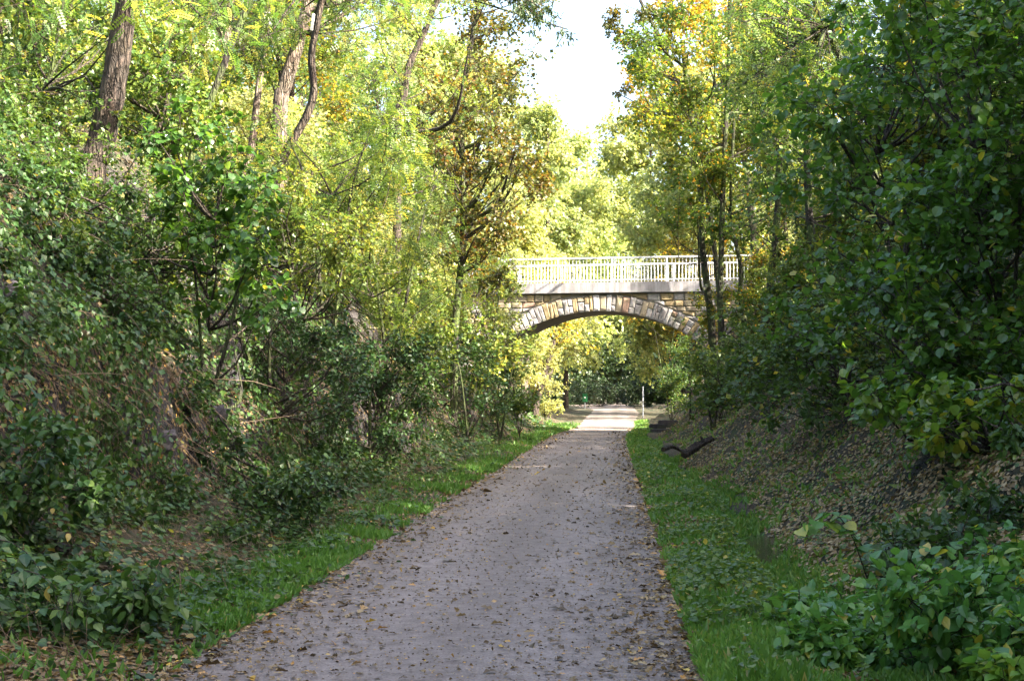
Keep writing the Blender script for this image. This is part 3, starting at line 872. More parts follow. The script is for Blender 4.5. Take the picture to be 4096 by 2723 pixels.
stems('green_runners', 1300, left_bank(.1, 6), 13, .8, 'thin green runners trailing over the steep bank', mat='ivy', r=.003)
stems('green_runners', 1500, lambda rng, y: path_l(y) - .3 - rng.random(len(y)) * 1.6, 14, .35, 'short runners and cut stalks at the foot of the steep bank', down=-.6, mat='straw', r=.0025)

def bramble_cover(name, n_cl, n, xf, seed, mat, size, label, r=(.22, .5), y0=8.5, y1=62, kind='ovate', tint=(0, .9), p=1.25):
    rng = np.random.default_rng(seed)
    y = ysample(rng, n_cl, y0, y1, p); x = xf(rng, y); pt, nm = surface(rng, x, y)
    rad = rng.uniform(*r, n_cl); pt = pt + nm * (rad * .35)[:, None]
    mb = MB(); clump_foliage(mb, rng, pt, rad, n, kind, size, tint[0], tint[1], 0, 1, .8, .35, 9, 1.0, .004, far=True) if kind != 'ovate' or y1 > 50 else clump_foliage(mb, rng, pt, rad, n, kind, size, tint[0], tint[1], 0, 1, .8, .35, 9, 1.0, .004)
    return tag(link(name, mb.mesh(name, [M[mat], M['twig']])), label, 'undergrowth', kind='stuff')
bramble_cover('bramble_cover', 230, 40000, left_bank(.3, 6.5), 61, 'bramble', .07, 'low bramble growth spilling over the steep bank')
bramble_cover('brow_undergrowth', 110, 26000, left_bank(3.6, 8.5), 62, 'bush', .08, 'sunlit mixed undergrowth along the brow of the steep bank', (.3, .6), tint=(.1, 1))
bramble_cover('bramble_cover', 90, 17000, right_bank(2.2, 7.5), 63, 'bush', .075, 'low mixed growth on the upper part of the gentler bank', (.25, .5), tint=(0, .9))
bramble_cover('brow_undergrowth', 90, 18000, left_bank(2.6, 8.0), 65, 'bush', .07, 'pale sunlit brambles over the upper steep bank near the viewer', (.25, .5), 12, 30, tint=(.1, 1))
bramble_cover('bramble_cover', 60, 11000, left_bank(.6, 3.0), 66, 'ivy', .065, 'dark creeping brambles about the rocky step', (.18, .35), 12, 40)
stems('dry_stems', 900, left_bank(1.5, 6.5), 64, 1.5, 'long arching dead canes over the steep bank', r=.005, down=.5, dens=pat(.7, .35, 55))

# leaves lying on the path: the mass of them
def path_leaves(name, n, ypar, xf, seed, size, label, kind='oak', curl=.35, tp=1.7):
    rng = np.random.default_rng(seed)
    y = ysample(rng, n, *ypar); x = xf(rng, y)
    k = (x > path_l(y) - .3) & (x < path_r(y) + .3); x, y = x[k], y[k]; n = len(x)
    z = np.where((x > path_l(y)) & (x < path_r(y)), pathz(x, y), H(x, y)) + .010
    p = np.stack([x, y, z + rng.random(n) * .006], 1)
    d = rng.standard_normal((n, 3)); d[:, 2] *= .12
    u = rng.standard_normal((n, 3)) * curl + np.array([0, 0, 1.0])
    s = size * np.exp(rng.normal(-.1, .38, n)) * (1 + .006 * (y - 8))
    t = rng.random(n) ** tp
    mb = MB(); nr = y < 24
    for m_, kd in ((nr, kind), (~nr, FAR.get(kind, kind))):
        if m_.any(): put_leaves(mb, kd, p[m_], d[m_], u[m_], s[m_], t[m_])
    return tag(link(name, mb.mesh(name, [M['litter']])), label, 'fallen leaves', kind='stuff')
path_leaves('fallen_leaves', 2700, (7.5, 75, 1.5), lambda rng, y: path_l(y) + (.5 + .5 * np.sign(rng.random(len(y)) - .5) * rng.random(len(y)) ** .62) * (path_r(y) - path_l(y)), 21, .050, 'brown oak leaves strewn over the gravel path')
path_leaves('fallen_leaf_debris', 17000, (7.5, 80, 1.5), lambda rng, y: path_l(y) + rng.random(len(y)) * (path_r(y) - path_l(y)), 22, .019, 'small crumbs of leaf and twig strewn over the gravel path', 'diamond', .5)
path_leaves('fallen_leaves', 6500, (7.5, 78, 1.3), litter_edge(-1, .2), 23, .052, 'drift of brown leaves along the edge of the path below the steep bank')
path_leaves('fallen_leaves', 9000, (7.5, 78, 1.3), litter_edge(1, .2), 24, .052, 'drift of brown leaves along the edge of the path beside the grass')

# single leaves that stand out
LC = {'yellow': .985, 'orange': .93, 'tan': .80, 'brown': .35, 'olive': .5}
lf_me = {}
def lone_leaf(px, py, col, size, label, kind='oak', lift=.02, cat='leaf'):
    # where the sight line through that spot meets the ground
    D = 7.5
    for D in np.arange(7.5, 60, .05):
        p = P(px, py, D)
        if p[2] <= float(H(p[0], p[1])) + .02: break
    r_ = random.Random(px * 7 + py)
    key = (kind, col, r_.randrange(3))
    if key not in lf_me:
        V, Fc = LEAF[kind]; mb = MB(); V = V.copy(); V[:, 2] += .10 * (key[2] + 1) * V[:, 0] ** 2 + abs(V[:, 1]) * .15 * key[2]
        mb.add(V, Fc, 0, LC[col]); lf_me[key] = mb.mesh('fallen_leaf', [M['litter']])
    z = float(pathz(p[0], p[1]) if path_l(p[1]) < p[0] < path_r(p[1]) else H(p[0], p[1])) + lift
    o = link('fallen_leaf', lf_me[key], None, (p[0], p[1], z), (r_.uniform(-.35, .35), r_.uniform(-.3, .3), r_.uniform(0, 6.28)))
    o.scale = (size,) * 3
    return tag(o, label, cat, 'single leaves on the ground')
for a_ in [
    (365, 626, 'yellow', .10, 'bright yellow leaf on the gravel nearest the lower left grass edge'),
    (534, 476, 'yellow', .14, 'small yellow leaf in the middle of the path well before the bridge'),
    (700, 604, 'orange', .15, 'large orange-brown oak leaf standing on the grass verge'),
    (707, 607, 'tan', .14, 'pale tan oak leaf leaning against an orange one on the verge'),
    (673, 613, 'yellow', .09, 'yellow leaf where gravel meets grass, below the large orange leaf'),
    (742, 671, 'yellow', .12, 'yellow leaf in the grass at the very bottom of the picture'),
    (727, 634, 'tan', .10, 'pale curled leaf in the grass above the bottom yellow leaf'),
    (668, 522, 'orange', .10, 'orange leaf on the leaf drift halfway along the right path edge'),
    (663, 577, 'orange', .13, 'upright rusty leaf at the grass edge'),
    (525, 602, 'orange', .09, 'orange leaf lying alone in the middle foreground gravel'),
    (575, 617, 'brown', .10, 'dark brown leaf in the foreground gravel right of centre'),
    (480, 610, 'brown', .11, 'long dark brown leaf in the foreground gravel'),
    (645, 660, 'orange', .10, 'orange-brown oak leaf near the bottom edge of the path'),
    (60, 606, 'orange', .13, 'orange leaf caught under the arching bramble on the left'),
    (268, 540, 'orange', .10, 'orange leaf at the foot of the steep bank'),
]: lone_leaf(*a_)

# ------------------------------------------------------------------ rocks
def rock(name, center, size, mat, seed, label, tilt=(0, 0, 0), rough=.22, parent=None):
    import bmesh
    bm = bmesh.new(); bmesh.ops.create_icosphere(bm, subdivisions=3, radius=1)
    off = Vector((seed * 3.1, seed * 1.7, seed * .9))
    for v in bm.verts:
        c = v.co.copy(); m_ = max(abs(c.x), abs(c.y), abs(c.z))
        c = c.lerp(c / m_ * .85, .55)                           # squarer
        n_ = round(mnoise.noise(Vector((c.x, c.y, c.z * 3.5)) + off) * 4) / 4 * rough * .9 + mnoise.noise(c * 1.1 + off) * rough * 1.2 + mnoise.noise(c * 3.1 + off) * rough * .6 + round(mnoise.noise(c * 1.9 - off) * 3) / 3 * rough * .5
        v.co = Vector((c.x * size[0], c.y * size[1], c.z * size[2])) * (1 + n_)
    me = bpy.data.meshes.new(name); bm.to_mesh(me); bm.free(); me.materials.append(mat)
    o = link(name, me, parent, center, tilt)
    return tag(o, label, 'rock')
rock('boulder', ground_pt(*(P(24, 283, 17)[:2])) * [1, 1, 0] + [0.1, 0, P(24, 285, 17)[2]], (.32, .3, .27), M['rock_brown'], 1, 'rounded brown boulder jutting from the steep bank at the left edge')
def rock_px(px, py, D, s, mat, seed, label, tilt=(0, .5, 0)):
    """outcrop where the sight line meets the bank"""
    for D in np.arange(8, 60, .05):
        p = P(px, py, D)
        if p[2] <= float(H(p[0], p[1])) + .05: break
    k = D / F_PX
    return rock('rock_outcrop', p, (s[0] * k, s[0] * k * .8, s[1] * k), mat, seed, label, tilt)
rock_px(229, 358, 20, (10, 30), M['rock_dark'], 2, 'tall grey rock slab standing out of the steep bank, highest of its column')
rock_px(233, 385, 20, (9, 16), M['rock_dark'], 3, 'grey block of rock just under the tall slab')
rock_px(226, 412, 20, (11, 17), M['rock_dark'], 4, 'purplish rock block in the middle of the outcrop column')
rock_px(212, 425, 20, (10, 24), M['rock_dark'], 5, 'upright dark rock left of the purplish block')
rock_px(227, 452, 20, (9, 17), M['rock_dark'], 6, 'lowest dark rock slab of the outcrop column')
rock_px(163, 445, 20, (10, 18), M['rock_dark'], 8, 'dark weathered rock among dry stems on the bank')
rock_px(8, 300, 20, (9, 22), M['rock_dark'], 9, 'dark rock below the boulder at the picture edge')
for q, (px, py, s, m_) in enumerate([(80, 556, 9, 'rock_brown'), (100, 568, 8, 'rock_brown'), (62, 548, 10, 'rock_dark'), (112, 580, 7, 'rock_brown'), (90, 545, 7, 'rock_brown')]):
    rock_px(px, py, 11, (s, s * .6), M[m_], 20 + q, ['flat brown stone at the foot of the left bank', 'brown stone touching the flat one at the bank foot', 'dark stone above the cluster at the bank foot', 'lowest small brown stone of the cluster at the bank foot', 'small brown stone at the top of the cluster at the bank foot'][q], (.2, .2, q))
# ------------------------------------------------------------------ rotting log, slabs, post, bin
def log(name, pts, r, mat, seed, label, cat='log', parts=True, root=None):
    rng = np.random.default_rng(seed)
    e = empty(name, pts[0], label, cat)
    q = smooth_line(np.asarray(pts) - pts[0], 5)
    mb = MB(); tube(mb, q, np.interp(np.linspace(0, 1, len(q)), [0, .4, 1], [r, r * .9, r * .6]), 9, 0, rng, .16, cap=True)
    link('trunk', mb.mesh('trunk', [mat]), e)
    if r < .09: return e
    mb = MB(); b0 = q[len(q) * 2 // 3]; tube(mb, smooth_line([b0, b0 + [-.02, 0, .10], b0 + [-.06, .03, .17]], 3), np.linspace(r * .6, r * .3, 7), 7, 0, rng, .15, cap=True)
    link('branch_stub', mb.mesh('branch_stub', [mat]), e)
    return e
D_ = 36
log('rotting_log', [P(684, 457, D_) + [0, 0, .05], P(693, 449, D_ + .3), P(703, 443, D_ + .6), P(713, 438, D_ + .9)], .10, M['wood_dark'], 3, 'dark rotting log lying propped on the foot of the gentler bank')
log('rotting_log', [P(663, 449, 38) + [0, 0, .0], P(672, 446, 38.3), P(681, 450, 38.5)], .07, M['bark'], 4, 'short curved brown log lying flat left of the dark rotting log')
log('rotting_log', [P(722, 424, 50), P(731, 421, 50.3), P(741, 419, 50.6)], .15, M['wood_dark'], 5, 'dark stump end half buried under the bushes up the gentler bank')
for q, (px, py, s) in enumerate([(668, 421.5, (.95, .5, .17)), (657, 425, (.7, .5, .15)), (664, 430, (1.2, .6, .14))]):
    p = P(px, py, 72 - q * 2.2)
    z = float(H(p[0], p[1])); p[2] = max(z + s[2] * .45, p[2] - .0)
    o = tag(link('stone_slab', bevel_box('stone_slab', s[0], s[1], p[2] - z + s[2] * .6 + .1, M['rock_dark'], .04), None, (p[0], p[1], (p[2] + s[2] * .5 + z - .1) / 2), (0, 0, .1 * q)),
            ['highest dark stone slab of the low steps beside the arch foot', 'middle dark stone slab of the low steps beside the arch foot', 'lowest and widest dark slab beside the arch foot'][q], 'stone slab', 'slabs beside the arch')
p = P(643, 419, 95); p[2] = float(H(p[0], p[1]))
post = empty('marker_post', p, 'thin grey steel post with small stickers standing in the grass beside the path', 'post')
pm = MB(); hh = 30.5 / F_PX * 95
tube(pm, [(0, 0, -.1), (0, 0, hh * .5), (0, 0, hh)], .04, 12, cap=True); link('pole', pm.mesh('pole', [M['steel']]), post)
pm = MB(); tube(pm, [(0, 0, hh), (0, 0, hh + .02), (0, 0, hh + .04)], .048, 12, cap=True); link('cap', pm.mesh('cap', [M['white']]), post)
pm = MB(); box(pm, -.045, .045, -.35, -.055, hh - .62, hh - .18); link('sign_plate', pm.mesh('sign_plate', [M['steel']]), post)
for z0, z1, m_ in ((1.05, 1.25, 'white'), (1.28, 1.42, 'blue'), (.7, .8, 'white')):
    pm = MB(); tube(pm, [(0, 0, z0), (0, 0, (z0 + z1) / 2), (0, 0, z1)], .043, 12, cap=True); link('sticker', pm.mesh('sticker', [M[m_]]), post)
p = P(585, 403, 125); p[2] = float(H(p[0], p[1]))
bn = empty('waste_bin', p, 'small green litter bin on a post far beyond the bridge', 'litter bin')
link('bin_body', bevel_box('bin_body', .42, .38, .62, M['bin'], .05), bn, (0, 0, .85))
link('lid', bevel_box('lid', .46, .42, .07, M['bin'], .03), bn, (0, 0, 1.20))
pm = MB(); tube(pm, [(0, 0, -.1), (0, 0, .25), (0, 0, .5)], .05, 8); link('post', pm.mesh('post', [M['steel']]), bn)
link('label', bevel_box('label', .13, .01, .11, M['white'], .003), bn, (0, -.195, .9))

# ------------------------------------------------------------------ foreground brambles and nettles: canes, single leaves, the rest of the foliage
big_leaf = {}
def leaf_mesh(kind, mat, tint, v):
    key = (kind, mat, round(tint, 2), v)
    if key not in big_leaf:
        V, Fc = LEAF[kind]; V = V.copy(); r_ = np.random.default_rng(v + 3)
        V[:, 2] += r_.uniform(-.18, .1) * V[:, 0] ** 2 + r_.uniform(-.1, .25) * np.abs(V[:, 1])
        mb = MB(); mb.add(V, Fc, 0, tint, True); big_leaf[key] = mb.mesh('leaf', [M[mat]])
    return big_leaf[key]

def basis(d, up):
    d = norm(d); s = norm(np.cross(up, d)); n = np.cross(d, s)
    return Matrix(((d[0], s[0], n[0]), (d[1], s[1], n[1]), (d[2], s[2], n[2])))

def leafy_plant(name, label, base, canes, kind, mat, size, n_single, n_rest, seed, cat='bramble', tri=True, group=None, clumps=None, tints=(.05, .75), droop=.25, cane_r=.006, near=(0, 0, 1.6)):
    rng = np.random.default_rng(seed)
    base = np.asarray(base, float)
    root = empty(name, base, label, cat, group)
    lines = []
    for c in canes:
        q = smooth_line(np.asarray(c) - base, 6); lines.append(q)
        mb = MB(); tube(mb, q, np.linspace(cane_r, cane_r * .4, len(q)), 5, 0)
        link('stem', mb.mesh('stem', [M['twig']]), root)
    # leaf stations along the canes, threes for bramble, pairs for nettle
    st = []
    for q in lines:
        seg = np.linalg.norm(np.diff(q, axis=0), axis=1); tot = seg.sum(); cs = np.concatenate([[0], np.cumsum(seg)])
        m = max(3, int(tot / (size * .72)))
        for k, s in enumerate(np.linspace(.12 * tot, tot, m)):
            pt = np.array([np.interp(s, cs, q[:, a]) for a in range(3)])
            pt2 = np.array([np.interp(min(s + .05, tot), cs, q[:, a]) for a in range(3)]); pt0 = np.array([np.interp(s - .05, cs, q[:, a]) for a in range(3)])
            T = norm(pt2 - pt0); sd = norm(np.cross(T, [0, 0, 1.0])) * (1 if k % 2 else -1)
            if tri:
                ax = norm(sd * .8 + T * .5 + np.array([0, 0, .1])); pet = pt + ax * size * .55
                st.append((pet, ax, size * 1.1)); lat = norm(np.cross(ax, [0, 0, 1.0]))
                for sg in (-1, 1): st.append((pet - ax * .04, norm(lat * sg + ax * .35), size * .85))
            else:
                for sg in (-1, 1): st.append((pt, norm(sd * sg + T * .3), size))
    cam_l = np.array(near) - base
    st.sort(key=lambda s: np.linalg.norm(s[0] - cam_l) - .3 * s[0][2])
    for pt, ax, s in st[:n_single]:
        ax = ax + rng.standard_normal(3) * .25; ax[2] -= droop
        up = np.array([0, -.25, 1.0]) + rng.standard_normal(3) * .35
        tq = float(np.clip(rng.choice([.1, .3, .5, .62, .75, .88, .93, 1.0], p=[.17, .2, .22, .16, .12, .06, .04, .03]), 0, 1))
        o = link('leaf', leaf_mesh(kind, mat, tq, int(rng.integers(3))), root, pt)
        o.rotation_euler = basis(ax, up).to_euler(); s *= rng.uniform(.6, 1.3); o.scale = (s, s, s)
    mb = MB()
    rest = st[n_single:]
    if rest:
        p_ = np.array([s[0] for s in rest]); d_ = np.array([s[1] for s in rest]) + rng.standard_normal((len(rest), 3)) * .25 - [0, 0, droop]
        put_leaves(mb, kind, p_, d_, np.array([0, -.2, 1.0]) + rng.standard_normal(p_.shape) * .35, np.array([s[2] for s in rest]) * rng.uniform(.5, 1.3, len(rest)), rng.uniform(*tints, len(rest)))
    if clumps is not None and n_rest:
        cl = np.array([c[:3] for c in clumps]) - base; rr = np.array([c[3] for c in clumps])
        clump_foliage(mb, rng, cl, rr, n_rest, kind, size * .9, tints[0], tints[1], 0, 1, .8, droop, 7, 1.1, .004)
    f = link('foliage', mb.mesh('foliage', [M[mat], M['twig']]), root); tag(f, kind='stuff')
    return root

def arch(p0, p1, h, n=4):
    p0, p1 = np.asarray(p0, float), np.asarray(p1, float)
    t = np.linspace(0, 1, n)[:, None]
    q = p0 * (1 - t) + p1 * t; q[:, 2] += (4 * t * (1 - t) * h)[:, 0]
    return q
rg = np.random.default_rng(77)
def mound_canes(px0, px1, py, D0, D1, n, hgt, seed, spread=.6):
    r_ = np.random.default_rng(seed); out = []
    for _ in range(n):
        px = r_.uniform(px0, px1); D = r_.uniform(D0, D1); tip = P(px, py + r_.uniform(0, 60), D)
        gx = tip[0] + r_.uniform(.0, spread); gy = tip[1] + r_.uniform(-.1, spread)
        out.append(arch(ground_pt(gx, gy, 0), tip, hgt * r_.uniform(.2, .6)))
    return out
def clumps_px(rng, n, px0, px1, py0, py1, D0, D1, r0, r1, slope=0.0, floor=True):
    """clump centres filling a stretch of the wood, (x, y, z, r)"""
    out = []
    for _ in range(n):
        u = rng.random(); px = px0 + (px1 - px0) * u
        py = rng.uniform(py0, py1) + slope * (u - .5); D = rng.uniform(D0, D1)
        p = P(px, py, D); r_ = rng.uniform(r0, r1)
        if floor: p[2] = max(p[2], float(H(p[0], p[1])) + r_ * .45)
        out.append((*p, r_))
    return out
b = P(905, 600, 9.9); b[2] = float(H(b[0], b[1])) 
leafy_plant('nettle_clump', 'dense mid green nettles with toothed leaves at the lower right beside the grass', b,
            mound_canes(795, 900, 565, 9.0, 10.4, 13, .25, 1, .35), 'bramble', 'fresh', .088, 80, 3200, 31, 'nettle', False, None,
            clumps_px(rg, 16, 800, 915, 590, 690, 8.8, 10.4, .16, .28), (.2, .8))
b = P(985, 560, 10.5); b[2] = float(H(b[0], b[1]))
leafy_plant('bramble_bush', 'broad bramble bush with dark and yellowing leaves filling the lower right corner', b,
            mound_canes(910, 1030, 560, 8.4, 10.6, 14, .35, 2, .5), 'bramble', 'fresh', .10, 90, 3000, 32, 'bramble', True, None,
            clumps_px(rg, 18, 905, 1040, 590, 700, 8.2, 10.2, .18, .32), (.0, .95))
b = P(1000, 620, 8.6); b[2] = float(H(b[0], b[1]))
leafy_plant('bramble_sprout', 'light green bramble shoots at the bottom right corner in front of the darker bush', b,
            mound_canes(960, 1030, 610, 7.9, 8.5, 7, .3, 3, .3), 'bramble', 'fresh', .095, 60, 900, 33, 'bramble', True, None,
            clumps_px(rg, 6, 950, 1035, 640, 700, 7.9, 8.5, .14, .22), (.5, .95))
b = P(860, 520, 12.6); b[2] = float(H(b[0], b[1]))
leafy_plant('bramble_bush', 'low bramble bush spreading over the bank behind the nettles', b,
            mound_canes(855, 1020, 500, 11, 12.8, 12, .3, 4, .5), 'bramble', 'bramble', .085, 60, 2600, 34, 'bramble', True, None,
            clumps_px(rg, 16, 870, 1035, 520, 600, 10.6, 12.6, .16, .3), (.1, .85))
b = P(855, 480, 12.2); b[2] = float(H(b[0], b[1]))
leafy_plant('sapling', 'bright green young shoot with large toothed leaves rising above the brambles', b,
            [arch(ground_pt(b[0] + .1, b[1], 0), P(815, 520, 11.9), .25), arch(ground_pt(b[0] + .2, b[1], 0), P(800, 528, 12), .2)], 'hazel', 'fresh', .12, 20, 0, 35, 'sapling', False)
# left foreground: arching bramble
b = P(10, 640, 9.2); b[2] = float(H(b[0], b[1]))
leafy_plant('bramble_bush', 'bramble with long arching canes and pale undersides at the lower left corner', b,
            [arch(P(10, 640, 9.2), P(218, 640, 9.6), .36, 6), arch(P(-30, 640, 9.4), P(165, 640, 9.6), .36, 6), arch(P(-10, 650, 9.0), P(120, 665, 9.0), .3), arch(P(60, 640, 9.6), P(190, 622, 9.9), .2), arch(P(-20, 600, 9.5), P(90, 640, 9.2), .3), arch(P(-40, 560, 9.7), P(60, 600, 9.6), .25)],
            'bramble', 'bramble', .085, 85, 1500, 36, 'bramble', True, None,
            clumps_px(rg, 14, -40, 180, 590, 660, 9.0, 10.4, .14, .26), (.0, .8), .45)
b = P(25, 540, 10.8); b[2] = float(H(b[0], b[1]))
leafy_plant('bramble_bush', 'bushy bramble climbing the foot of the steep bank at the left picture edge', b,
            [arch(ground_pt(P(-30, 560, 11)[0], 11, 0), P(70, 530, 10.8), .3), arch(ground_pt(P(-60, 500, 11)[0], 11.3, 0), P(50, 470, 11.4), .3), arch(ground_pt(P(-30, 470, 12)[0], 12, 0), P(100, 500, 11.6), .2)],
            'bramble', 'bramble', .085, 40, 3000, 37, 'bramble', True, None,
            clumps_px(rg, 22, -40, 95, 430, 600, 10.6, 12.4, .18, .32), (.0, .8))

# ------------------------------------------------------------------ the bare forked branch on the right
e = empty('dead_branch', P(1040, 470, 12.5), 'bare grey forked branch reaching in from the right picture edge', 'branch')
o0 = P(1040, 470, 12.5)
rng = np.random.default_rng(9)
for q, line in enumerate([[(1042, 402, 13.0), (1010, 384, 12.7), (985, 388, 12.5), (967, 390, 12.4)][::1],
                          [(1040, 450, 12.8), (1022, 432, 12.6), (1010, 421, 12.5), (1004, 410, 12.4)],
                          [(1010, 384, 12.7), (1000, 376, 12.6), (985, 372, 12.5)],
                          [(1022, 432, 12.6), (1000, 428, 12.5), (975, 415, 12.4)],
                          [(1030, 395, 12.9), (1026, 375, 12.8), (1032, 355, 12.8)]]):
    mb = MB(); pl = smooth_line([P(*a_) - o0 for a_ in line], 4)
    tube(mb, pl, np.linspace(.016 if q < 2 else .009, .004, len(pl)), 6, 0, rng, .08)
    link('twig' if q > 1 else 'branch', mb.mesh('branch', [M['bark_pale']]), e)

# ------------------------------------------------------------------ trees the photograph lets you pick out, left bank
def T(px, py, D): return P(px, py, D)
rt = np.random.default_rng(123)
def trunk_line(pts, D, drop=True, dD=0.0):
    L = [P(px, py, D + dD * i) for i, (px, py) in enumerate(pts)]
    g = L[0].copy()
    if drop:
        z = float(H(g[0], g[1])); 
        if g[2] > z: L.insert(0, np.array([g[0] + (g[0] - L[1][0]) * .15, g[1], z - .3]))
    return np.array(L)
def tree_px(name, label, pts, D, wpx, clumps, n_leaf, kind, size, mat, bark, seed, ctop=0, **k):
    tl = trunk_line(pts, D)
    c = np.array(clumps)
    if ctop:                                   # crown above the frame
        top = tl[-1]; rr_ = np.random.default_rng(seed + 900)
        cc, rd = crown_clumps(rr_, top + [0, 0, -1.0], ctop, ctop * .5, 16, .7, 1.3)
        tl = np.vstack([tl, top + (tl[-1] - tl[-2]) * .3 + [0, 0, ctop * .5]])
        c = np.vstack([c, np.column_stack([cc, rd])]) if len(c) else np.column_stack([cc, rd])
    r = wpx / 2 * D / F_PX
    return build_tree(name, tl[0], tl, r, r * .55, c[:, :3], c[:, 3], n_leaf, kind, size, mat, bark, seed, label=label, **k)
cp = clumps_px
robinia = dict(per=5, droop=.5, flat=.7, upb=1.0, twig_r=.007)
tree_px('robinia_tree', 'big leaning robinia with deeply furrowed trunk at the top of the steep bank', [(92, 168), (99, 150), (112, 95), (120, 45), (127, 0), (132, -40)], 21.2, 31,
        cp(rt, 15, 0, 260, -50, 35, 19, 24, .5, 1.0), 2000, 'frond', .27, M['robinia'], M['bark'], 1, 6, sides=18, rough=.06, limb_r=.07, lo=.6, tint=(.1, .95), **robinia)
tree_px('robinia_tree', 'straight pale brown robinia trunk leaning right behind the dark twisted stem', [(280, 112), (284, 88), (296, 50), (306, 10), (312, -30)], 32, 17,
        cp(rt, 9, 240, 420, -30, 70, 29, 36, .5, 1.0), 1500, 'frond', .27, M['robinia'], M['bark_pale'], 2, 6, sides=12, lo=.5, tint=(.3, 1), **robinia)
tree_px('robinia_tree', 'dark twisted stem with a broken stub in front of the pale robinia trunk', [(267, 205), (285, 155), (306, 118), (314, 92), (312, 55), (318, 20), (324, -20)], 29, 9.5,
        cp(rt, 7, 250, 400, -40, 40, 27, 31, .5, .9), 1000, 'frond', .27, M['robinia'], M['bark'], 3, 4, sides=10, lo=.7, rough=.1, tint=(.1, .9), **robinia)
tree_px('robinia_tree', 'slim robinia carrying a white nesting box high on its trunk', [(245, 175), (251, 150), (257, 100), (263, 55), (268, 15), (270, -30)], 34, 9,
        cp(rt, 9, 180, 300, -20, 90, 31, 37, .5, .9), 1200, 'frond', .27, M['robinia'], M['bark_pale'], 4, 5, lo=.6, tint=(.3, 1), **robinia)
tree_px('robinia_tree', 'thin curved stem forking just right of the nest box tree', [(277, 120), (281, 95), (278, 60), (270, 35)], 33, 5,
        cp(rt, 4, 260, 310, 0, 40, 31, 35, .4, .7), 400, 'frond', .25, M['robinia'], M['bark_pale'], 5, 0, lo=.5, **robinia)
tree_px('robinia_tree', 'sunlit cream coloured trunk between the big furrowed one and the nest box tree', [(219, 90), (223, 66), (227, 35), (231, 5), (233, -30)], 38, 11,
        cp(rt, 8, 140, 260, -20, 90, 35, 42, .6, 1.0), 1000, 'frond', .27, M['robinia'], M['bark_pale'], 6, 5, lo=.5, tint=(.3, 1), **robinia)
tree_px('robinia_tree', 'half hidden robinia trunk just right of the big furrowed trunk', [(184, 75), (188, 45), (192, 10), (195, -30)], 33, 10,
        cp(rt, 8, 120, 240, -30, 60, 30, 36, .6, 1.0), 1000, 'frond', .27, M['robinia'], M['bark'], 7, 5, lo=.5, tint=(.2, 1), **robinia)
tree_px('oak_sapling', 'thin dark sapling leaning right between boulder and big furrowed trunk', [(31, 130), (40, 100), (52, 66), (58, 30), (64, 0)], 23, 5,
        cp(rt, 8, 0, 130, 0, 110, 21, 26, .4, .8), 2600, 'ovate', .085, M['bush'], M['bark_dark'], 8, 0, lo=.3)
tree_px('robinia_tree', 'mossy trunk leaning steeply right in front of the oak', [(398, 135), (403, 100), (409, 66), (421, 40), (432, 12), (440, -15)], 40, 9,
        cp(rt, 12, 360, 480, -10, 120, 37, 42, .5, 1.0), 1800, 'frond', .26, M['robinia'], M['bark'], 9, 5, n_limbs=2, lo=.4, tint=(.3, 1), **robinia)
tree_px('oak_tree', 'autumn oak with bronze and green foliage reaching over the path from the left', [(455, 330), (463, 240), (462, 170), (462, 120), (468, 60), (478, 0)], 50, 8,
        cp(rt, 20, 420, 520, 100, 175, 46, 52, .6, 1.05, 20) + cp(rt, 12, 490, 548, 135, 185, 46, 50, .4, .7, 30) + cp(rt, 16, 455, 545, 0, 85, 46, 54, .6, 1.0)
        + cp(rt, 16, 430, 510, 180, 280, 46, 52, .5, 1.0) + cp(rt, 6, 420, 470, 60, 120, 46, 52, .5, .9), 19000, 'round', .12, M['oak'], M['bark_dark'], 10, 6, n_limbs=7, limb_r=.10, lo=.2, tint=(0, 1), sides=10)
tree_px('dead_stump', 'broken dead stump leaning at the left picture edge', [(14, 128), (16, 108), (20, 92)], 22, 13, cp(rt, 2, -10, 30, 60, 80, 21, 23, .3, .5), 60, 'frond', .25, M['robinia'], M['wood_dark'], 11, 0, n_limbs=0, **robinia)
# overhanging sprays at the top of the picture
tree_px('ash_tree', 'drooping dark leafy spray hanging into the sky gap from above', [(200, 130), (300, -90), (430, -150), (560, -120)], 27, 8,
        cp(rt, 10, 505, 562, -30, 30, 26, 28, .22, .42) + cp(rt, 5, 530, 575, 0, 48, 26, 28, .14, .24) + cp(rt, 8, 480, 560, -90, -35, 25, 30, .3, .6), 2400, 'narrow', .11, M['dark'], M['bark_dark'], 12, 0, lo=.93, droop=.9, limb_r=.04)

# nest box and pale tube on the trunks
p = P(268, 20, 33.8); nb = empty('nest_box', p, 'white wooden nest box fixed high on a slim robinia', 'nest box', None, .3)
link('box_body', bevel_box('box_body', .2, .16, .30, M['wood_white'], .01), nb, (0, 0, 0))
link('roof', bevel_box('roof', .24, .22, .03, M['wood_white'], .006), nb, (0, 0, .17), (.2, 0, 0))
p = P(312.5, 22, 28.6); o = link('tube', bevel_box('tube', .055, .05, .34, M['wood_white'], .01), None, p, (0, .12, 0)); tag(o, 'narrow pale strip fixed upright between two trunks', 'tube')

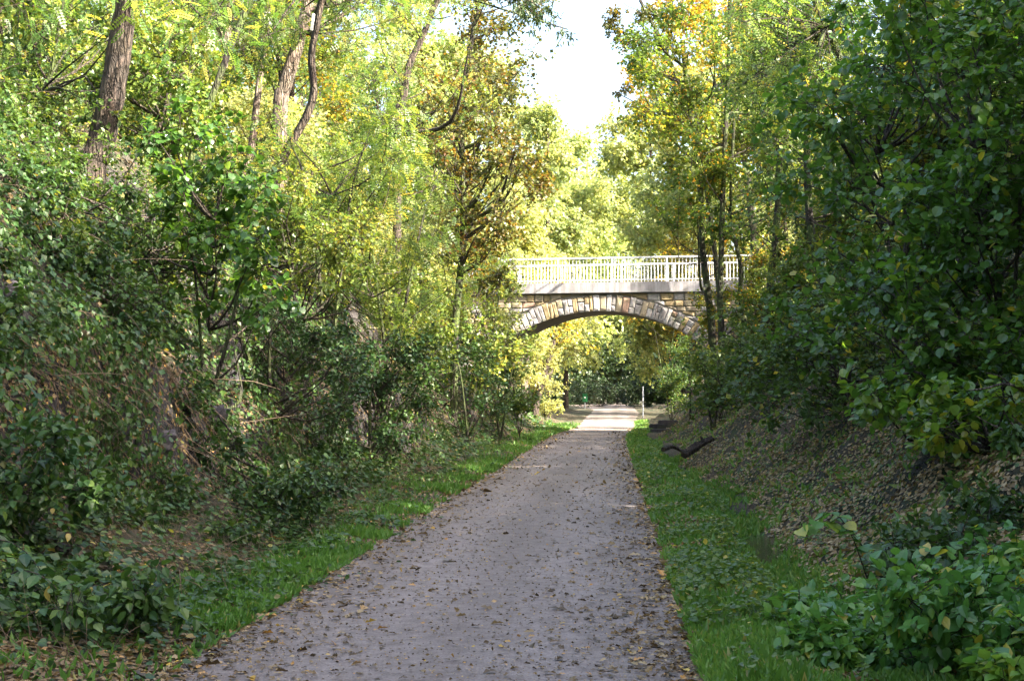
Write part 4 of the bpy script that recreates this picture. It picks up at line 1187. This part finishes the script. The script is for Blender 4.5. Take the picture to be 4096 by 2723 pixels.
# ------------------------------------------------------------------ right side by the bridge
tree_px('maple_tree', 'slender mossy maple stem nearest the arch on the right, forked low', [(712, 330), (709, 300), (704, 262), (702, 236), (700, 180), (690, 110), (682, 40)], 57, 7.5,
        cp(rt, 18, 636, 735, 60, 190, 53, 59, .6, 1.1) + cp(rt, 12, 655, 725, 180, 232, 52, 57, .4, .75) + cp(rt, 10, 625, 720, 10, 80, 53, 59, .5, 1.0), 15000, 'round', .12, M['maple'], M['bark_dark'], 13, 0, n_limbs=6, lo=.35, tint=(0, .8))
tree_px('maple_tree', 'straight dark stem second from the arch in front of the railing', [(721, 325), (720, 300), (721, 260), (722, 225), (724, 160), (728, 80), (730, 0)], 55, 6.5,
        cp(rt, 20, 690, 800, 10, 190, 52, 60, .7, 1.2), 9000, 'round', .12, M['maple'], M['bark_dark'], 14, 5, n_limbs=4, lo=.4, tint=(0, .7))
tree_px('maple_tree', 'dark curved stem third from the arch leaning against the railing view', [(744, 320), (740, 295), (741, 270), (735, 240), (730, 215), (734, 120)], 56, 5.5,
        cp(rt, 12, 720, 800, 120, 230, 54, 60, .5, .9), 6000, 'round', .12, M['maple'], M['bark_dark'], 15, 0, n_limbs=3, lo=.4, tint=(0, .7))
tree_px('maple_tree', 'short thick dark trunk half hidden among bushes right of the railing', [(764, 330), (768, 300), (772, 268), (778, 200), (780, 100)], 50, 9,
        cp(rt, 16, 740, 840, 40, 240, 47, 54, .6, 1.1), 8000, 'round', .12, M['bush'], M['bark_dark'], 16, 4, n_limbs=3, lo=.4)
tree_px('maple_tree', 'dark leaning trunk beside the hazel thicket', [(832, 330), (822, 280), (812, 235), (808, 190), (806, 100)], 36, 10,
        cp(rt, 14, 770, 870, 60, 260, 34, 40, .5, .9), 7000, 'ovate', .11, M['bush'], M['bark_dark'], 17, 4, n_limbs=3, lo=.4)
tree_px('maple_tree', 'golden autumn maple glowing at the top of the picture right of the sky gap', [(760, 330), (750, 200), (735, 100), (715, 30), (705, -20)], 64, 8,
        cp(rt, 22, 640, 760, -20, 60, 60, 68, .6, 1.2, 20) + cp(rt, 10, 622, 690, 60, 115, 60, 66, .4, .7), 12000, 'maple', .15, M['golden'], M['bark_dark'], 18, 5, n_limbs=6, lo=.5, tint=(0, 1))
tree_px('oak_tree', 'thin leafed branches of a rusty oak fringing the sky gap', [(720, 300), (700, 150), (670, 60), (640, 0)], 60, 6,
        cp(rt, 16, 606, 670, -20, 110, 57, 62, .25, .5), 3200, 'round', .11, M['oak'], M['bark_dark'], 19, 0, n_limbs=6, lo=.5, limb_r=.05)
tree_px('robinia_tree', 'robinia with long feathery fronds drooping in front of the right-hand woods', [(900, 330), (880, 200), (840, 60), (810, -20)], 31, 10,
        cp(rt, 26, 735, 880, -20, 125, 28, 34, .5, .95), 3400, 'frond', .30, M['robinia'], M['bark_dark'], 20, 5, n_limbs=5, lo=.6, tint=(.2, .85), **robinia)
# hazel thicket, each shrub its own stems
def hazel(name, label, stems_px, D, clumps, n, size, seed, mat='hazel', kind='hazel', cat='hazel shrub', **k):
    rng = np.random.default_rng(seed)
    base = P(*stems_px[0][0], D); base[2] = float(H(base[0], base[1])) - .1
    root = empty(name, base, label, cat)
    c = np.array(clumps)
    CH[root.name] = []
    for st in stems_px:
        L = [base] + [P(px, py, D + rng.uniform(-.4, .4)) for px, py in st[1:]]
        q = smooth_line(np.array(L) - base, 4); mb = MB()
        tube(mb, q, np.linspace(.03, .01, len(q)) * min(D / 18, 1.3), 7, 0, rng, .05)
        CH[root.name].append(link('stem', mb.mesh('stem', [M['bark_dark']]), root))
        top = q
    mb = MB(); tq = np.linspace(0, 1, 8)[:, None] * (np.mean(c[:, :3], 0) - base)
    for q in range(len(c)): limb_to(mb, rng, tq, np.full(8, .03), c[q, :3] - base, .02, 1, .1, 4)
    clump_foliage(mb, rng, c[:, :3] - base, c[:, 3], n, kind, size, k.get('t0', 0), k.get('t1', .8), 0, 1, .7, k.get('droop', .25), 8, k.get('upb', 1.35), .006, far=D > 20)
    CH[root.name].append(link('foliage', mb.mesh('foliage', [M[mat], M['twig']]), root))
    return root
hazel('hazel_shrub', 'tall dark hazel with broad leaves filling the right picture edge', [[(1010, 430), (990, 250), (960, 60)], [(1010, 430), (1020, 200), (1030, 0)], [(1010, 430), (950, 300), (900, 200)]], 17,
      cp(rt, 46, 880, 1060, -20, 330, 15.5, 18.5, .4, .75), 6500, .10, 41)
hazel('hazel_shrub', 'hazel with horizontal sprays of bluish green leaves before the maples', [[(930, 400), (880, 220), (830, 120)], [(930, 400), (900, 300), (820, 240)], [(930, 400), (940, 180), (930, 0)]], 21,
      cp(rt, 34, 790, 960, 60, 330, 19.5, 22.5, .4, .8, -60) + cp(rt, 12, 850, 960, -20, 100, 19.5, 22.5, .4, .8), 5500, .105, 42)
hazel('hazel_shrub', 'low hazel skirt hanging over the leaf covered bank on the right', [[(960, 470), (930, 400), (880, 330)], [(960, 470), (1000, 380), (1020, 330)]], 16,
      cp(rt, 28, 850, 1040, 300, 440, 14.8, 17, .3, .55, 30), 4200, .095, 43, t1=.9)
hazel('hazel_shrub', 'yellowing shrub with scattered lemon leaves above the bare branch', [[(1000, 500), (960, 440), (940, 400)], [(1000, 500), (1010, 430), (1000, 380)]], 13.5,
      cp(rt, 12, 930, 1040, 370, 440, 12.8, 14, .2, .36), 1100, .09, 44, t0=.3, t1=1)
hazel('hazel_shrub', 'bushy shrub in mid slope between the dark trunk and the hazel skirt', [[(850, 430), (820, 360), (780, 320)], [(850, 430), (850, 350), (860, 300)]], 26,
      cp(rt, 30, 760, 900, 290, 410, 24, 28, .45, .8, 20), 5000, .10, 45, 'bush', 'round')
hazel('hazel_shrub', 'fresh green shrub hiding the right springing of the arch', [[(712, 400), (705, 370), (700, 345)], [(712, 400), (725, 370), (740, 345)]], 46,
      cp(rt, 30, 697, 780, 335, 400, 43, 50, .5, .8, -10), 5500, .11, 46, 'bush', 'round', t0=.2, t1=.9)
hazel('hazel_shrub', 'olive green bush at the foot of the dark maple stems', [[(780, 400), (770, 360), (760, 330)], [(780, 400), (800, 350), (810, 330)]], 37,
      cp(rt, 30, 735, 850, 310, 410, 34, 40, .5, .85), 5500, .11, 47, 'bush', 'round')
hazel('ivy', 'ivy clad thin stems standing at the right foot of the arch beyond the bridge', [[(672, 415), (660, 360), (655, 330)], [(672, 415), (672, 350), (676, 320)]], 77,
      cp(rt, 16, 666, 690, 335, 410, 74, 80, .4, .7), 6000, .09, 48, 'bush', 'round', 'ivy')
hazel('hazel_shrub', 'dark bush low on the bank just before the right arch foot', [[(690, 415), (690, 380), (686, 350)]], 60,
      cp(rt, 16, 683, 740, 355, 412, 56, 62, .5, .8), 4000, .12, 49, 'hazel', 'round')
# ------------------------------------------------------------------ left slope shrubs
hazel('hazel_shrub', 'hazel with large round grey green leaves standing on the middle of the steep bank', [[(205, 470), (200, 330), (190, 220)], [(205, 470), (230, 330), (250, 230)], [(205, 470), (180, 350), (150, 260)], [(205, 470), (240, 400), (235, 350)]], 19,
      cp(rt, 14, 150, 270, 120, 230, 18, 20.5, .3, .5) + cp(rt, 12, 170, 280, 220, 310, 18, 20, .25, .45), 2100, .105, 51, droop=.4)
hazel('bramble_thicket', 'sunlit pale bramble thicket on the brow at the left edge', [[(40, 260), (60, 200), (90, 160)], [(40, 260), (20, 190), (0, 150)]], 18.5,
      cp(rt, 34, -30, 150, 145, 270, 17.5, 20.5, .3, .6), 6500, .07, 52, 'bramble', 'ovate', 'bramble', t0=.3, t1=1)
hazel('bramble_thicket', 'mid green bramble thicket on the upper bank above the boulder', [[(40, 330), (50, 280), (60, 240)]], 17,
      cp(rt, 26, -20, 130, 175, 290, 15.5, 18.5, .25, .5), 5000, .07, 67, 'bramble', 'ovate', 'bramble', t0=.1, t1=.9)
hazel('bramble_thicket', 'dense green bramble thicket under the big furrowed trunk', [[(130, 280), (150, 220), (170, 190)], [(130, 280), (100, 220), (90, 190)]], 21,
      cp(rt, 30, 70, 230, 170, 290, 19.5, 22.5, .35, .65), 6500, .075, 53, 'bush', 'ovate', 'bramble', t0=.1, t1=.9)
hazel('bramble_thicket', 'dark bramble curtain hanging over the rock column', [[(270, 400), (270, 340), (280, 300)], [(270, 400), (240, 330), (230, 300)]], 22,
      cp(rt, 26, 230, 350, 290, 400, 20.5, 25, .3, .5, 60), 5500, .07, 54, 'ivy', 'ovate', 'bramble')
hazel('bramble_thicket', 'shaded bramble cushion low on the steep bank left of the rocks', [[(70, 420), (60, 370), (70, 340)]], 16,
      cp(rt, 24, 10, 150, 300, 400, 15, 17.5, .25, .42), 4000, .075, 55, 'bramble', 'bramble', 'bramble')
hazel('bramble_thicket', 'bluish bramble cushion at the bank foot below the rocks', [[(300, 490), (290, 470), (280, 450)]], 17.5,
      cp(rt, 18, 180, 330, 440, 510, 15.5, 18.5, .16, .3), 3600, .07, 56, 'ivy', 'ovate', 'bramble')
hazel('bramble_thicket', 'dark trailing bramble curtain over the rocky step in the middle of the left bank', [[(370, 440), (370, 400), (372, 370)]], 28,
      cp(rt, 26, 325, 425, 345, 440, 26, 31, .25, .5), 6500, .085, 68, 'ivy', 'ovate', 'bramble')
hazel('hazel_shrub', 'yellow green bush glowing in the sun above the rock column', [[(300, 330), (290, 270), (280, 220)], [(300, 330), (320, 260), (330, 210)]], 27,
      cp(rt, 30, 220, 370, 180, 300, 25, 29, .4, .75), 6500, .09, 57, 'bush', 'ovate', t0=.4, t1=1)
hazel('robinia_shrub', 'young robinia with feathery sunlit fronds in the middle of the left slope', [[(390, 330), (370, 230), (360, 160)], [(390, 330), (420, 230), (440, 170)]], 32,
      cp(rt, 26, 310, 470, 140, 300, 29, 34, .5, .9), 3000, .26, 58, 'robinia', 'frond', 'robinia', t0=.35, t1=1, droop=.4)
hazel('robinia_shrub', 'young robinia with yellowing fronds nearer the big trunks', [[(330, 300), (310, 200), (290, 140)], [(330, 300), (350, 200), (370, 130)]], 28,
      cp(rt, 18, 250, 400, 110, 220, 26, 30, .45, .8), 2000, .26, 59, 'robinia', 'frond', 'robinia', t0=.3, t1=1, droop=.4)
hazel('hazel_shrub', 'bright bush spilling down towards the left foot of the arch', [[(500, 400), (490, 350), (480, 320)], [(500, 400), (515, 350), (520, 330)]], 52,
      cp(rt, 30, 420, 520, 300, 385, 48, 57, .5, .9, 30), 7000, .11, 60, 'bush', 'round', t0=.4, t1=1)
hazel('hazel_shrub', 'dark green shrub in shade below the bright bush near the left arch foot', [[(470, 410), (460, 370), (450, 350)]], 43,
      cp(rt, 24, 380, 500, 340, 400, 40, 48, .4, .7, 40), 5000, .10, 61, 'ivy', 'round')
hazel('hazel_shrub', 'yellow leaved bush midway down the left slope', [[(370, 370), (360, 320), (340, 280)], [(370, 370), (400, 320), (420, 290)]], 36,
      cp(rt, 30, 320, 450, 250, 345, 33, 39, .45, .8, 50), 6500, .10, 62, 'bush', 'ovate', t0=.5, t1=1)
hazel('hazel_shrub', 'light green bush hiding the left end of the railing', [[(480, 330), (485, 290), (490, 260)], [(480, 330), (500, 290), (505, 270)]], 58,
      cp(rt, 20, 430, 512, 245, 315, 55, 63, .5, .9), 5500, .12, 63, 'robinia', 'ovate', t0=.5, t1=1)
hazel('hazel_shrub', 'small fresh hazel on the bank foot just before the arch', [[(520, 425), (515, 390), (505, 370)]], 55,
      cp(rt, 14, 490, 530, 350, 410, 52, 58, .35, .6), 3000, .10, 64, 'bush', 'round', t0=.2)

hazel('hazel_shrub', 'airy pale green shrub screening the left spandrel of the arch', [[(490, 400), (492, 350), (490, 320)], [(490, 400), (505, 350), (508, 330)]], 63,
      cp(rt, 30, 458, 517, 262, 350, 60, 65, .4, .7), 8000, .10, 65, 'willow', 'ovate', t0=.0, t1=.9)
hazel('hazel_shrub', 'leafy green bush over the right end of the bridge wall', [[(770, 380), (765, 330), (760, 300)]], 60,
      cp(rt, 22, 742, 820, 245, 345, 57, 64, .5, .8), 5000, .11, 66, 'maple', 'round', t0=.0, t1=.8)
hazel('hazel_shrub', 'thin yellow green sprays between the mossy stems in front of the bridge wall', [[(722, 380), (720, 340), (718, 310)]], 57,
      cp(rt, 14, 698, 752, 292, 352, 55, 60, .3, .55), 2600, .10, 69, 'maple', 'round', t0=.1, t1=.9)
# ------------------------------------------------------------------ beyond the bridge
def far_tree(label, px, D, w, top_py, seed, mat, kind='narrow', n=14000, size=.2, name='willow_tree', r0=.8, r1=1.6, low=.1, bark='bark', tint=(0, .9), trunkw=.22, nc=60, lean=0):
    if kind == 'narrow': kind, size, n = 'ovate', .25, int(n * 1.1)
    b_ = P(px, 400, D); z = float(H(b_[0], b_[1])); hgt = P(px, top_py, D)[2] - z
    rng = np.random.default_rng(seed)
    c, r_ = crown_clumps(rng, np.array([b_[0] + lean * .5, D, z + hgt * low]), hgt * (1 - low) * .95, w, nc, r0, r1, .9, .5)
    tp = [(b_[0], D, z - .2), (b_[0] + lean * .2, D, z + hgt * .3), (b_[0] + lean * .5, D + .2, z + hgt * .6), (b_[0] + lean * .6, D, z + hgt * .85)]
    return build_tree(name, (b_[0], D, z), tp, trunkw, .06, c, r_, n, kind, size, M[mat], M[bark], seed, label=label, n_limbs=5, lo=.2, per=12, tint=tint, limb_r=.09, twig_r=.012, droop=.6)
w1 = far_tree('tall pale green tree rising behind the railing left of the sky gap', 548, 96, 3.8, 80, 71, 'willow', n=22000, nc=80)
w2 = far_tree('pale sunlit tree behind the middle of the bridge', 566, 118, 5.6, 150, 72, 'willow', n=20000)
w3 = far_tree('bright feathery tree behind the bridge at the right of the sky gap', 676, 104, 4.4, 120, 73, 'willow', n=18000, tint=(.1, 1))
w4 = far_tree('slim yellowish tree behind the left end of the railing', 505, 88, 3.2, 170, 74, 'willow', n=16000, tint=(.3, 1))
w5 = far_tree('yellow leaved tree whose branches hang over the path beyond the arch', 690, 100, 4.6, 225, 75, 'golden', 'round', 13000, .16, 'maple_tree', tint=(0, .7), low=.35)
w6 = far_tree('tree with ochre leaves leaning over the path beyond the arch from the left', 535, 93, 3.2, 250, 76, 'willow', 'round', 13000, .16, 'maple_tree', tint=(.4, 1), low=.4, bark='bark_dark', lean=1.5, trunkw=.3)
def copy_far(src, label, px, D, s, rz, mat=None, group=None):
    b_ = P(px, 400, D); return copy_thing(src, (b_[0], D, float(H(b_[0], b_[1]))), rz, s, label, M[mat] if mat else None, group)
copy_far(w1, 'pale tree closing the gap between the two tallest trees far behind', 578, 150, 1.35, 2.0)
copy_far(w3, 'hazy light green tree farthest away under the sky gap', 610, 165, 1.5, 4.0)
copy_far(w1, 'tall hazy pale tree far back on the left side of the sky gap', 538, 160, 1.6, .4)
copy_far(w2, 'tall hazy tree far back at the right side of the sky gap', 652, 158, 1.65, 2.7)
copy_far(w2, 'broad pale tree far behind the oak on the left', 470, 112, 1.3, 1.0)
copy_far(w1, 'tall pale tree behind the leaning mossy trunk', 420, 100, 1.25, 3.1)
copy_far(w2, 'broad green tree behind the golden maple on the right', 700, 112, 1.35, 3.9)
copy_far(w1, 'tall tree standing far behind the feathery robinia on the right', 770, 98, 1.3, 5.1, 'maple')
copy_far(w4, 'small light tree beside the path just beyond the left arch foot', 512, 80, .62, .6)
copy_far(w5, 'dull yellow tree shading the dark end of the path on the right', 690, 125, 1.0, 2.6)
hazel('hazel_shrub', 'sunlit cream yellow bush right of the pale trunk beyond the arch', [[(545, 410), (545, 380), (550, 350)], [(545, 410), (552, 390), (556, 370)]], 90,
      cp(rt, 18, 535, 562, 345, 412, 87, 93, .45, .8), 5000, .13, 81, 'willow', 'ovate', t0=.5, t1=1)
tree_px('poplar_tree', 'pale sunlit trunk just beyond the left arch foot', [(524, 408), (525, 385), (527, 362), (530, 335)], 84, 8, cp(rt, 8, 510, 540, 310, 350, 82, 88, .5, .8), 2500, 'round', .13, M['willow'], M['bark_pale'], 82, 4, n_limbs=3)
tree_px('robinia_tree', 'dark leaning trunk seen through the arch left of the path', [(535, 410), (538, 395), (545, 370), (552, 345), (556, 315)], 88, 8, cp(rt, 10, 540, 590, 300, 350, 86, 92, .6, .9), 3500, 'round', .14, M['maple'], M['bark'], 83, 4, n_limbs=3, tint=(.4, 1))
# dark wood closing the path, its shade put into the leaf colour
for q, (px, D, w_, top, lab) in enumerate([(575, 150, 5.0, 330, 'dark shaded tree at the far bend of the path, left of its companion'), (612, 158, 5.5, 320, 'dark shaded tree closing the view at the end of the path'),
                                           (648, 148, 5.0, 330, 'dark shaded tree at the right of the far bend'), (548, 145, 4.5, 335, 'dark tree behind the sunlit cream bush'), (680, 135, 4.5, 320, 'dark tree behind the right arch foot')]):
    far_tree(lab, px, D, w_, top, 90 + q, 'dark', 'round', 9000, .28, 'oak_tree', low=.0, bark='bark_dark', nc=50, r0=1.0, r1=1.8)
hazel('undergrowth_mound', 'low greyish undergrowth mound at the far end of the path', [[(600, 402), (595, 392), (590, 385)]], 134,
      cp(rt, 30, 565, 660, 382, 402, 130, 140, .6, 1.1), 12000, .15, 95, 'dark', 'ovate', 'shrub')

# ------------------------------------------------------------------ the woods on both plateaus: prototypes and copies
def proto(name, label, hgt, spread, n, kind, size, mat, bark, seed, xy, s=1.0, rz=0, low=.3, nc=40, r0=.6, r1=1.2, lean=.6, tint=(0, .95), cat='tree', **k):
    rng = np.random.default_rng(seed)
    c, r_ = crown_clumps(rng, np.array([lean * .4, 0, hgt * low]), hgt * (1 - low) * .95, spread, nc, r0, r1)
    tp = [(0, 0, -.3), (lean * .1, .1, hgt * .25), (lean * .3, -.1, hgt * .5), (lean * .6, .1, hgt * .85)]
    t = build_tree(name, (0, 0, 0), tp, .02 * hgt, .05, c, r_, n, kind, size, M[mat], M[bark], seed, label=label, cat=cat, low=None, lo=low * .7, tint=tint, **k) if False else \
        build_tree(name, (0, 0, 0), tp, .015 * hgt, .05, c, r_, n, kind, size, M[mat], M[bark], seed, label=label, cat=cat, lo=low * .7, tint=tint, **k)
    t.location = (xy[0], xy[1], float(H(*xy)) - .1); t.rotation_euler = (0, 0, rz); t.scale = (s, s, s)
    return t
def put(src, x, y, s, rz, label, mat=None, group=None):
    return copy_thing(src, (x, y, float(H(x, y)) - .1), rz, s, label, M[mat] if mat else None, group)
rA = proto('robinia_tree', 'robinia with open feathery crown behind the nest box tree', 12.5, 3.3, 3000, 'frond_far', .30, 'robinia', 'bark_pale', 201, (-11.5, 41), **robinia)
mA = proto('maple_tree', 'yellow green maple at the top of the left slope beyond the robinias', 10.5, 3.3, 13000, 'round', .12, 'maple', 'bark', 202, (-11.5, 52))
sA = proto('hazel_shrub', 'rounded sunlit shrub on the brow right of the big furrowed trunk', 4.2, 2.1, 8500, 'ovate', .095, 'bush', 'twig', 203, (-9.2, 30), low=.02, nc=34, r0=.45, r1=.8, lean=.2, tint=(.3, 1), cat='shrub', part='foliage')
sB = proto('elder_shrub', 'loose yellowish shrub on the brow between the leaning trunks', 3.6, 1.9, 6500, 'round', .10, 'willow', 'twig', 204, (-8.8, 36), low=.02, nc=26, r0=.4, r1=.75, lean=.3, tint=(.2, 1), cat='shrub', part='foliage')
left_list = [
 (rA, -15, 33, 1.1, 1.1, 'robinia far behind the big furrowed trunk, crown out of view', None),
 (rA, -13, 60, 1.15, 2.3, 'robinia with light crown behind the autumn oak', None),
 (rA, -19, 46, 1.2, 3.3, 'robinia deep in the wood behind the sunlit cream trunk', None),
 (mA, -13.5, 72, 1.55, 1.9, 'tall pale tree filling the sky left of the leaning mossy trunk', 'willow'),
 (mA, -15.5, 50, 1.35, 2.6, 'broad pale crown behind the twin leaning robinia trunks', 'bush'),
 (mA, -17, 62, 1.25, .7, 'maple with pale yellow crown far back between the leaning trunks', 'willow'),
 (mA, -9.5, 62, 1.0, 2.9, 'green maple standing on the brow close behind the oak', 'bush'),
 (mA, -20, 38, 1.2, 4.8, 'dense tree deep in the wood at the top left', 'bush'),
 (mA, -24, 55, 1.4, 5.8, 'broad crown closing the wood behind the robinia trunks', 'willow'),
 (mA, -7.8, 74, 1.15, 1.7, 'sunlit tree on the bank directly behind the left end of the bridge', 'willow'),
 (mA, -16, 78, 1.5, 3.4, 'tall sunlit tree behind the left bridge approach', 'maple'),
 (sA, -8.2, 39, 1.0, .9, 'light green shrub under the leaning mossy trunk', None),
 (sA, -9.0, 46, 1.15, 2.4, 'rounded shrub on the brow below the oak', 'willow'),
 (sA, -7.6, 51, 1.0, 3.8, 'yellow green shrub beneath the bronze oak branches', None),
 (sA, -8.2, 60, 1.1, 5.0, 'rounded shrub beside the left bridge approach', 'willow'),
 (sA, -11.5, 27, 1.0, 1.4, 'shrub filling the gap beside the sunlit cream trunk', None),
 (sA, -13, 36, 1.25, 4.4, 'tall shrub far back below the nest box tree', 'willow'),
 (sA, -6.8, 33.5, .75, 5.5, 'small sunlit shrub halfway up the left slope', None),
 (sB, -8.3, 27, .95, 1.2, 'loose shrub beneath the dark twisted stem', 'bush'),
 (sB, -9.6, 42, 1.2, 2.2, 'pale loose shrub left of the oak trunk', None),
 (sB, -6.9, 45, .9, 3.0, 'loose shrub on the slope below the oak', None),
 (sB, -11, 49, 1.4, 4.0, 'yellowish shrub in the wood behind the mossy trunk', None),
 (sB, -7.2, 57, 1.1, 5.2, 'loose pale shrub where the slope meets the bridge', None),
 (sB, -10, 20.5, 1.0, 5.9, 'shrub at the top of the bank above the boulder', 'bush'),
 (sB, -12.5, 31, 1.3, .3, 'shrub right behind the big furrowed trunk', 'bush'),
 (sA, -14.5, 43, 1.3, .3, 'rounded shrub far back in the left wood', None),
 (sA, -5.6, 40, .6, 1.3, 'low bush sprouting from the middle of the left slope', 'bush'),
 (sA, -5.4, 62, .7, 2.3, 'low bush at the foot of the bridge wall on the left', 'bush'),
]
for s_, x, y, sc_, rz, lab, m_ in left_list: put(s_, x, y, sc_, rz, lab, m_)
right_list = [
 (mA, 9.5, 46, 1.05, 1.0, 'green maple crown above the dark curved stems', 'maple'),
 (mA, 12.5, 38, 1.1, 2.0, 'dense maple behind the hazel thicket', 'bush'),
 (mA, 9.0, 31, .95, 3.0, 'maple crown between hazel and robinia fronds', 'bush'),
 (mA, 8.5, 24, .9, 4.0, 'dark maple crown behind the tall hazel', 'hazel'),
 (rA, 12.0, 55, 1.15, 5.0, 'robinia standing behind the right bridge approach', None),
 (rA, 14.5, 47, 1.2, .5, 'robinia deep in the right wood above the maples', None),
 (mA, 17, 60, 1.3, 1.5, 'broad maple far back in the right wood', 'maple'),
 (mA, 8.6, 17, .85, 2.5, 'maple at the right picture edge above the hazel', 'bush'),
 (mA, 10.5, 90, 1.1, 3.5, 'sunlit tree behind the right end of the railing', 'willow'),
 (sA, 8.2, 52, 1.1, .4, 'rounded bush on the brow right of the railing', 'bush'),
 (sA, 7.6, 41, 1.15, 1.4, 'bush on the right brow behind the olive green one', 'bush'),
 (sA, 7.8, 33, 1.1, 2.4, 'bush under the dark leaning trunk', 'bush'),
 (sA, 7.4, 25, 1.1, 3.4, 'dark bush closing the gap beneath the tall hazel', 'hazel'),
 (sA, 6.4, 60, .9, 4.4, 'bush at the right end of the bridge wall', 'bush'),
 (sB, 7.2, 36.8, 1.25, 2.2, 'loose bush added for shade on the right brow beside the dark leaning trunk', 'bush'),  # this and the next bushes are added to block sun on the path
 (sA, 7.0, 48.5, 1.0, 5.0, 'rounded bush added for shade on the right brow behind the short thick trunk', 'bush'),
 (sB, 6.6, 60.5, 1.1, .2, 'loose bush added for shade just before the right end of the bridge wall', 'maple'),
 (sA, 6.8, 9.0, 1.0, 1.0, 'unseen shrub added for shade on the right-hand bank beside the viewer, outside the picture, nearest', 'bush'),  # unseen shrubs, added to keep sun flecks off the near path
 (sA, 7.5, 11.4, 1.1, 2.0, 'unseen shrub added for shade on the right-hand bank just outside the picture behind the brambles', 'bush'),
 (sA, 8.2, 13.6, 1.15, 3.0, 'unseen shrub added for shade on the right-hand brow just outside the picture below the tall hazel', 'bush'),
 (sA, 7.4, 6.0, 1.1, 4.0, 'unseen shrub added for shade on the right-hand bank level with the viewer, outside the picture', 'bush'),
 (sB, 7.6, 28.8, 1.2, 4.0, 'loose bush added for shade on the right brow between hazel thicket and leaning trunk', 'bush'),  # added, like the one below, to close leftover sun streaks on the path
 (sB, 8.3, 31.6, 1.3, 1.0, 'loose bush added for shade on the right brow behind the bushy mid slope shrub', 'bush'),
 (sB, 6.0, 47, .9, 5.4, 'loose bush on the right slope among the maple stems', 'bush'),
 (sB, 5.6, 30, .8, .9, 'loose bush in the middle of the right slope', 'bush'),
 (sB, 9.5, 64, 1.1, 1.9, 'loose bush behind the last maple stem by the bridge', 'bush'),
]
for s_, x, y, sc_, rz, lab, m_ in right_list: put(s_, x, y, sc_, rz, lab, m_)
# far woods behind each plateau, and nearer masses on the right that shade the path
def far_wood(label, x0, x1, y0, y1, n, seed, z0, z1, mat, nc=170, size=.30, kind='round'):
    rng = np.random.default_rng(seed)
    c = np.stack([rng.uniform(x0, x1, nc), rng.uniform(y0, y1, nc), np.zeros(nc)], 1); c[:, 2] = H(c[:, 0], c[:, 1]) + rng.uniform(z0, z1, nc)
    rr = rng.uniform(1.6, 3.0, nc); ok = ~((c[:, 1] > -2) & (c[:, 1] < 40) & (c[:, 0] > 0) & (c[:, 0] - rr * 1.3 < .285 * c[:, 1] + .8) & (c[:, 1] < 17.5)); c, rr = c[ok], rr[ok]
    mb = MB(); clump_foliage(mb, rng, c, rr, n, kind, size, 0, 1, 0, 1, .8, .3, 14, 1.0, .02, far=True)
    tag(link('far_woodland', mb.mesh('far_woodland', [M[mat], M['bark']])), label, 'woodland', kind='stuff')
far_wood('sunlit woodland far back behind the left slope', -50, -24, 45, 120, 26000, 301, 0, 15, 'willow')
far_wood('woodland far back behind the right slope', 19, 45, 50, 120, 22000, 302, 0, 14, 'bush')
far_wood('woodland on the right-hand plateau beside and behind the viewer, outside the picture, shading the path', 5.8, 15, -32, 20, 26000, 303, -1.6, 9.8, 'bush', 520, .80, 'diamond')  # unseen trees, massed dense and tall to shade path and left bank
far_wood('woodland interior added to shade the path, behind the right-hand hazels', 7.4, 15, 13, 56, 36000, 304, -1.6, 4.8, 'bush', 290, .38, 'diamond')  # low, dense mass shaped to hold the sun off the path
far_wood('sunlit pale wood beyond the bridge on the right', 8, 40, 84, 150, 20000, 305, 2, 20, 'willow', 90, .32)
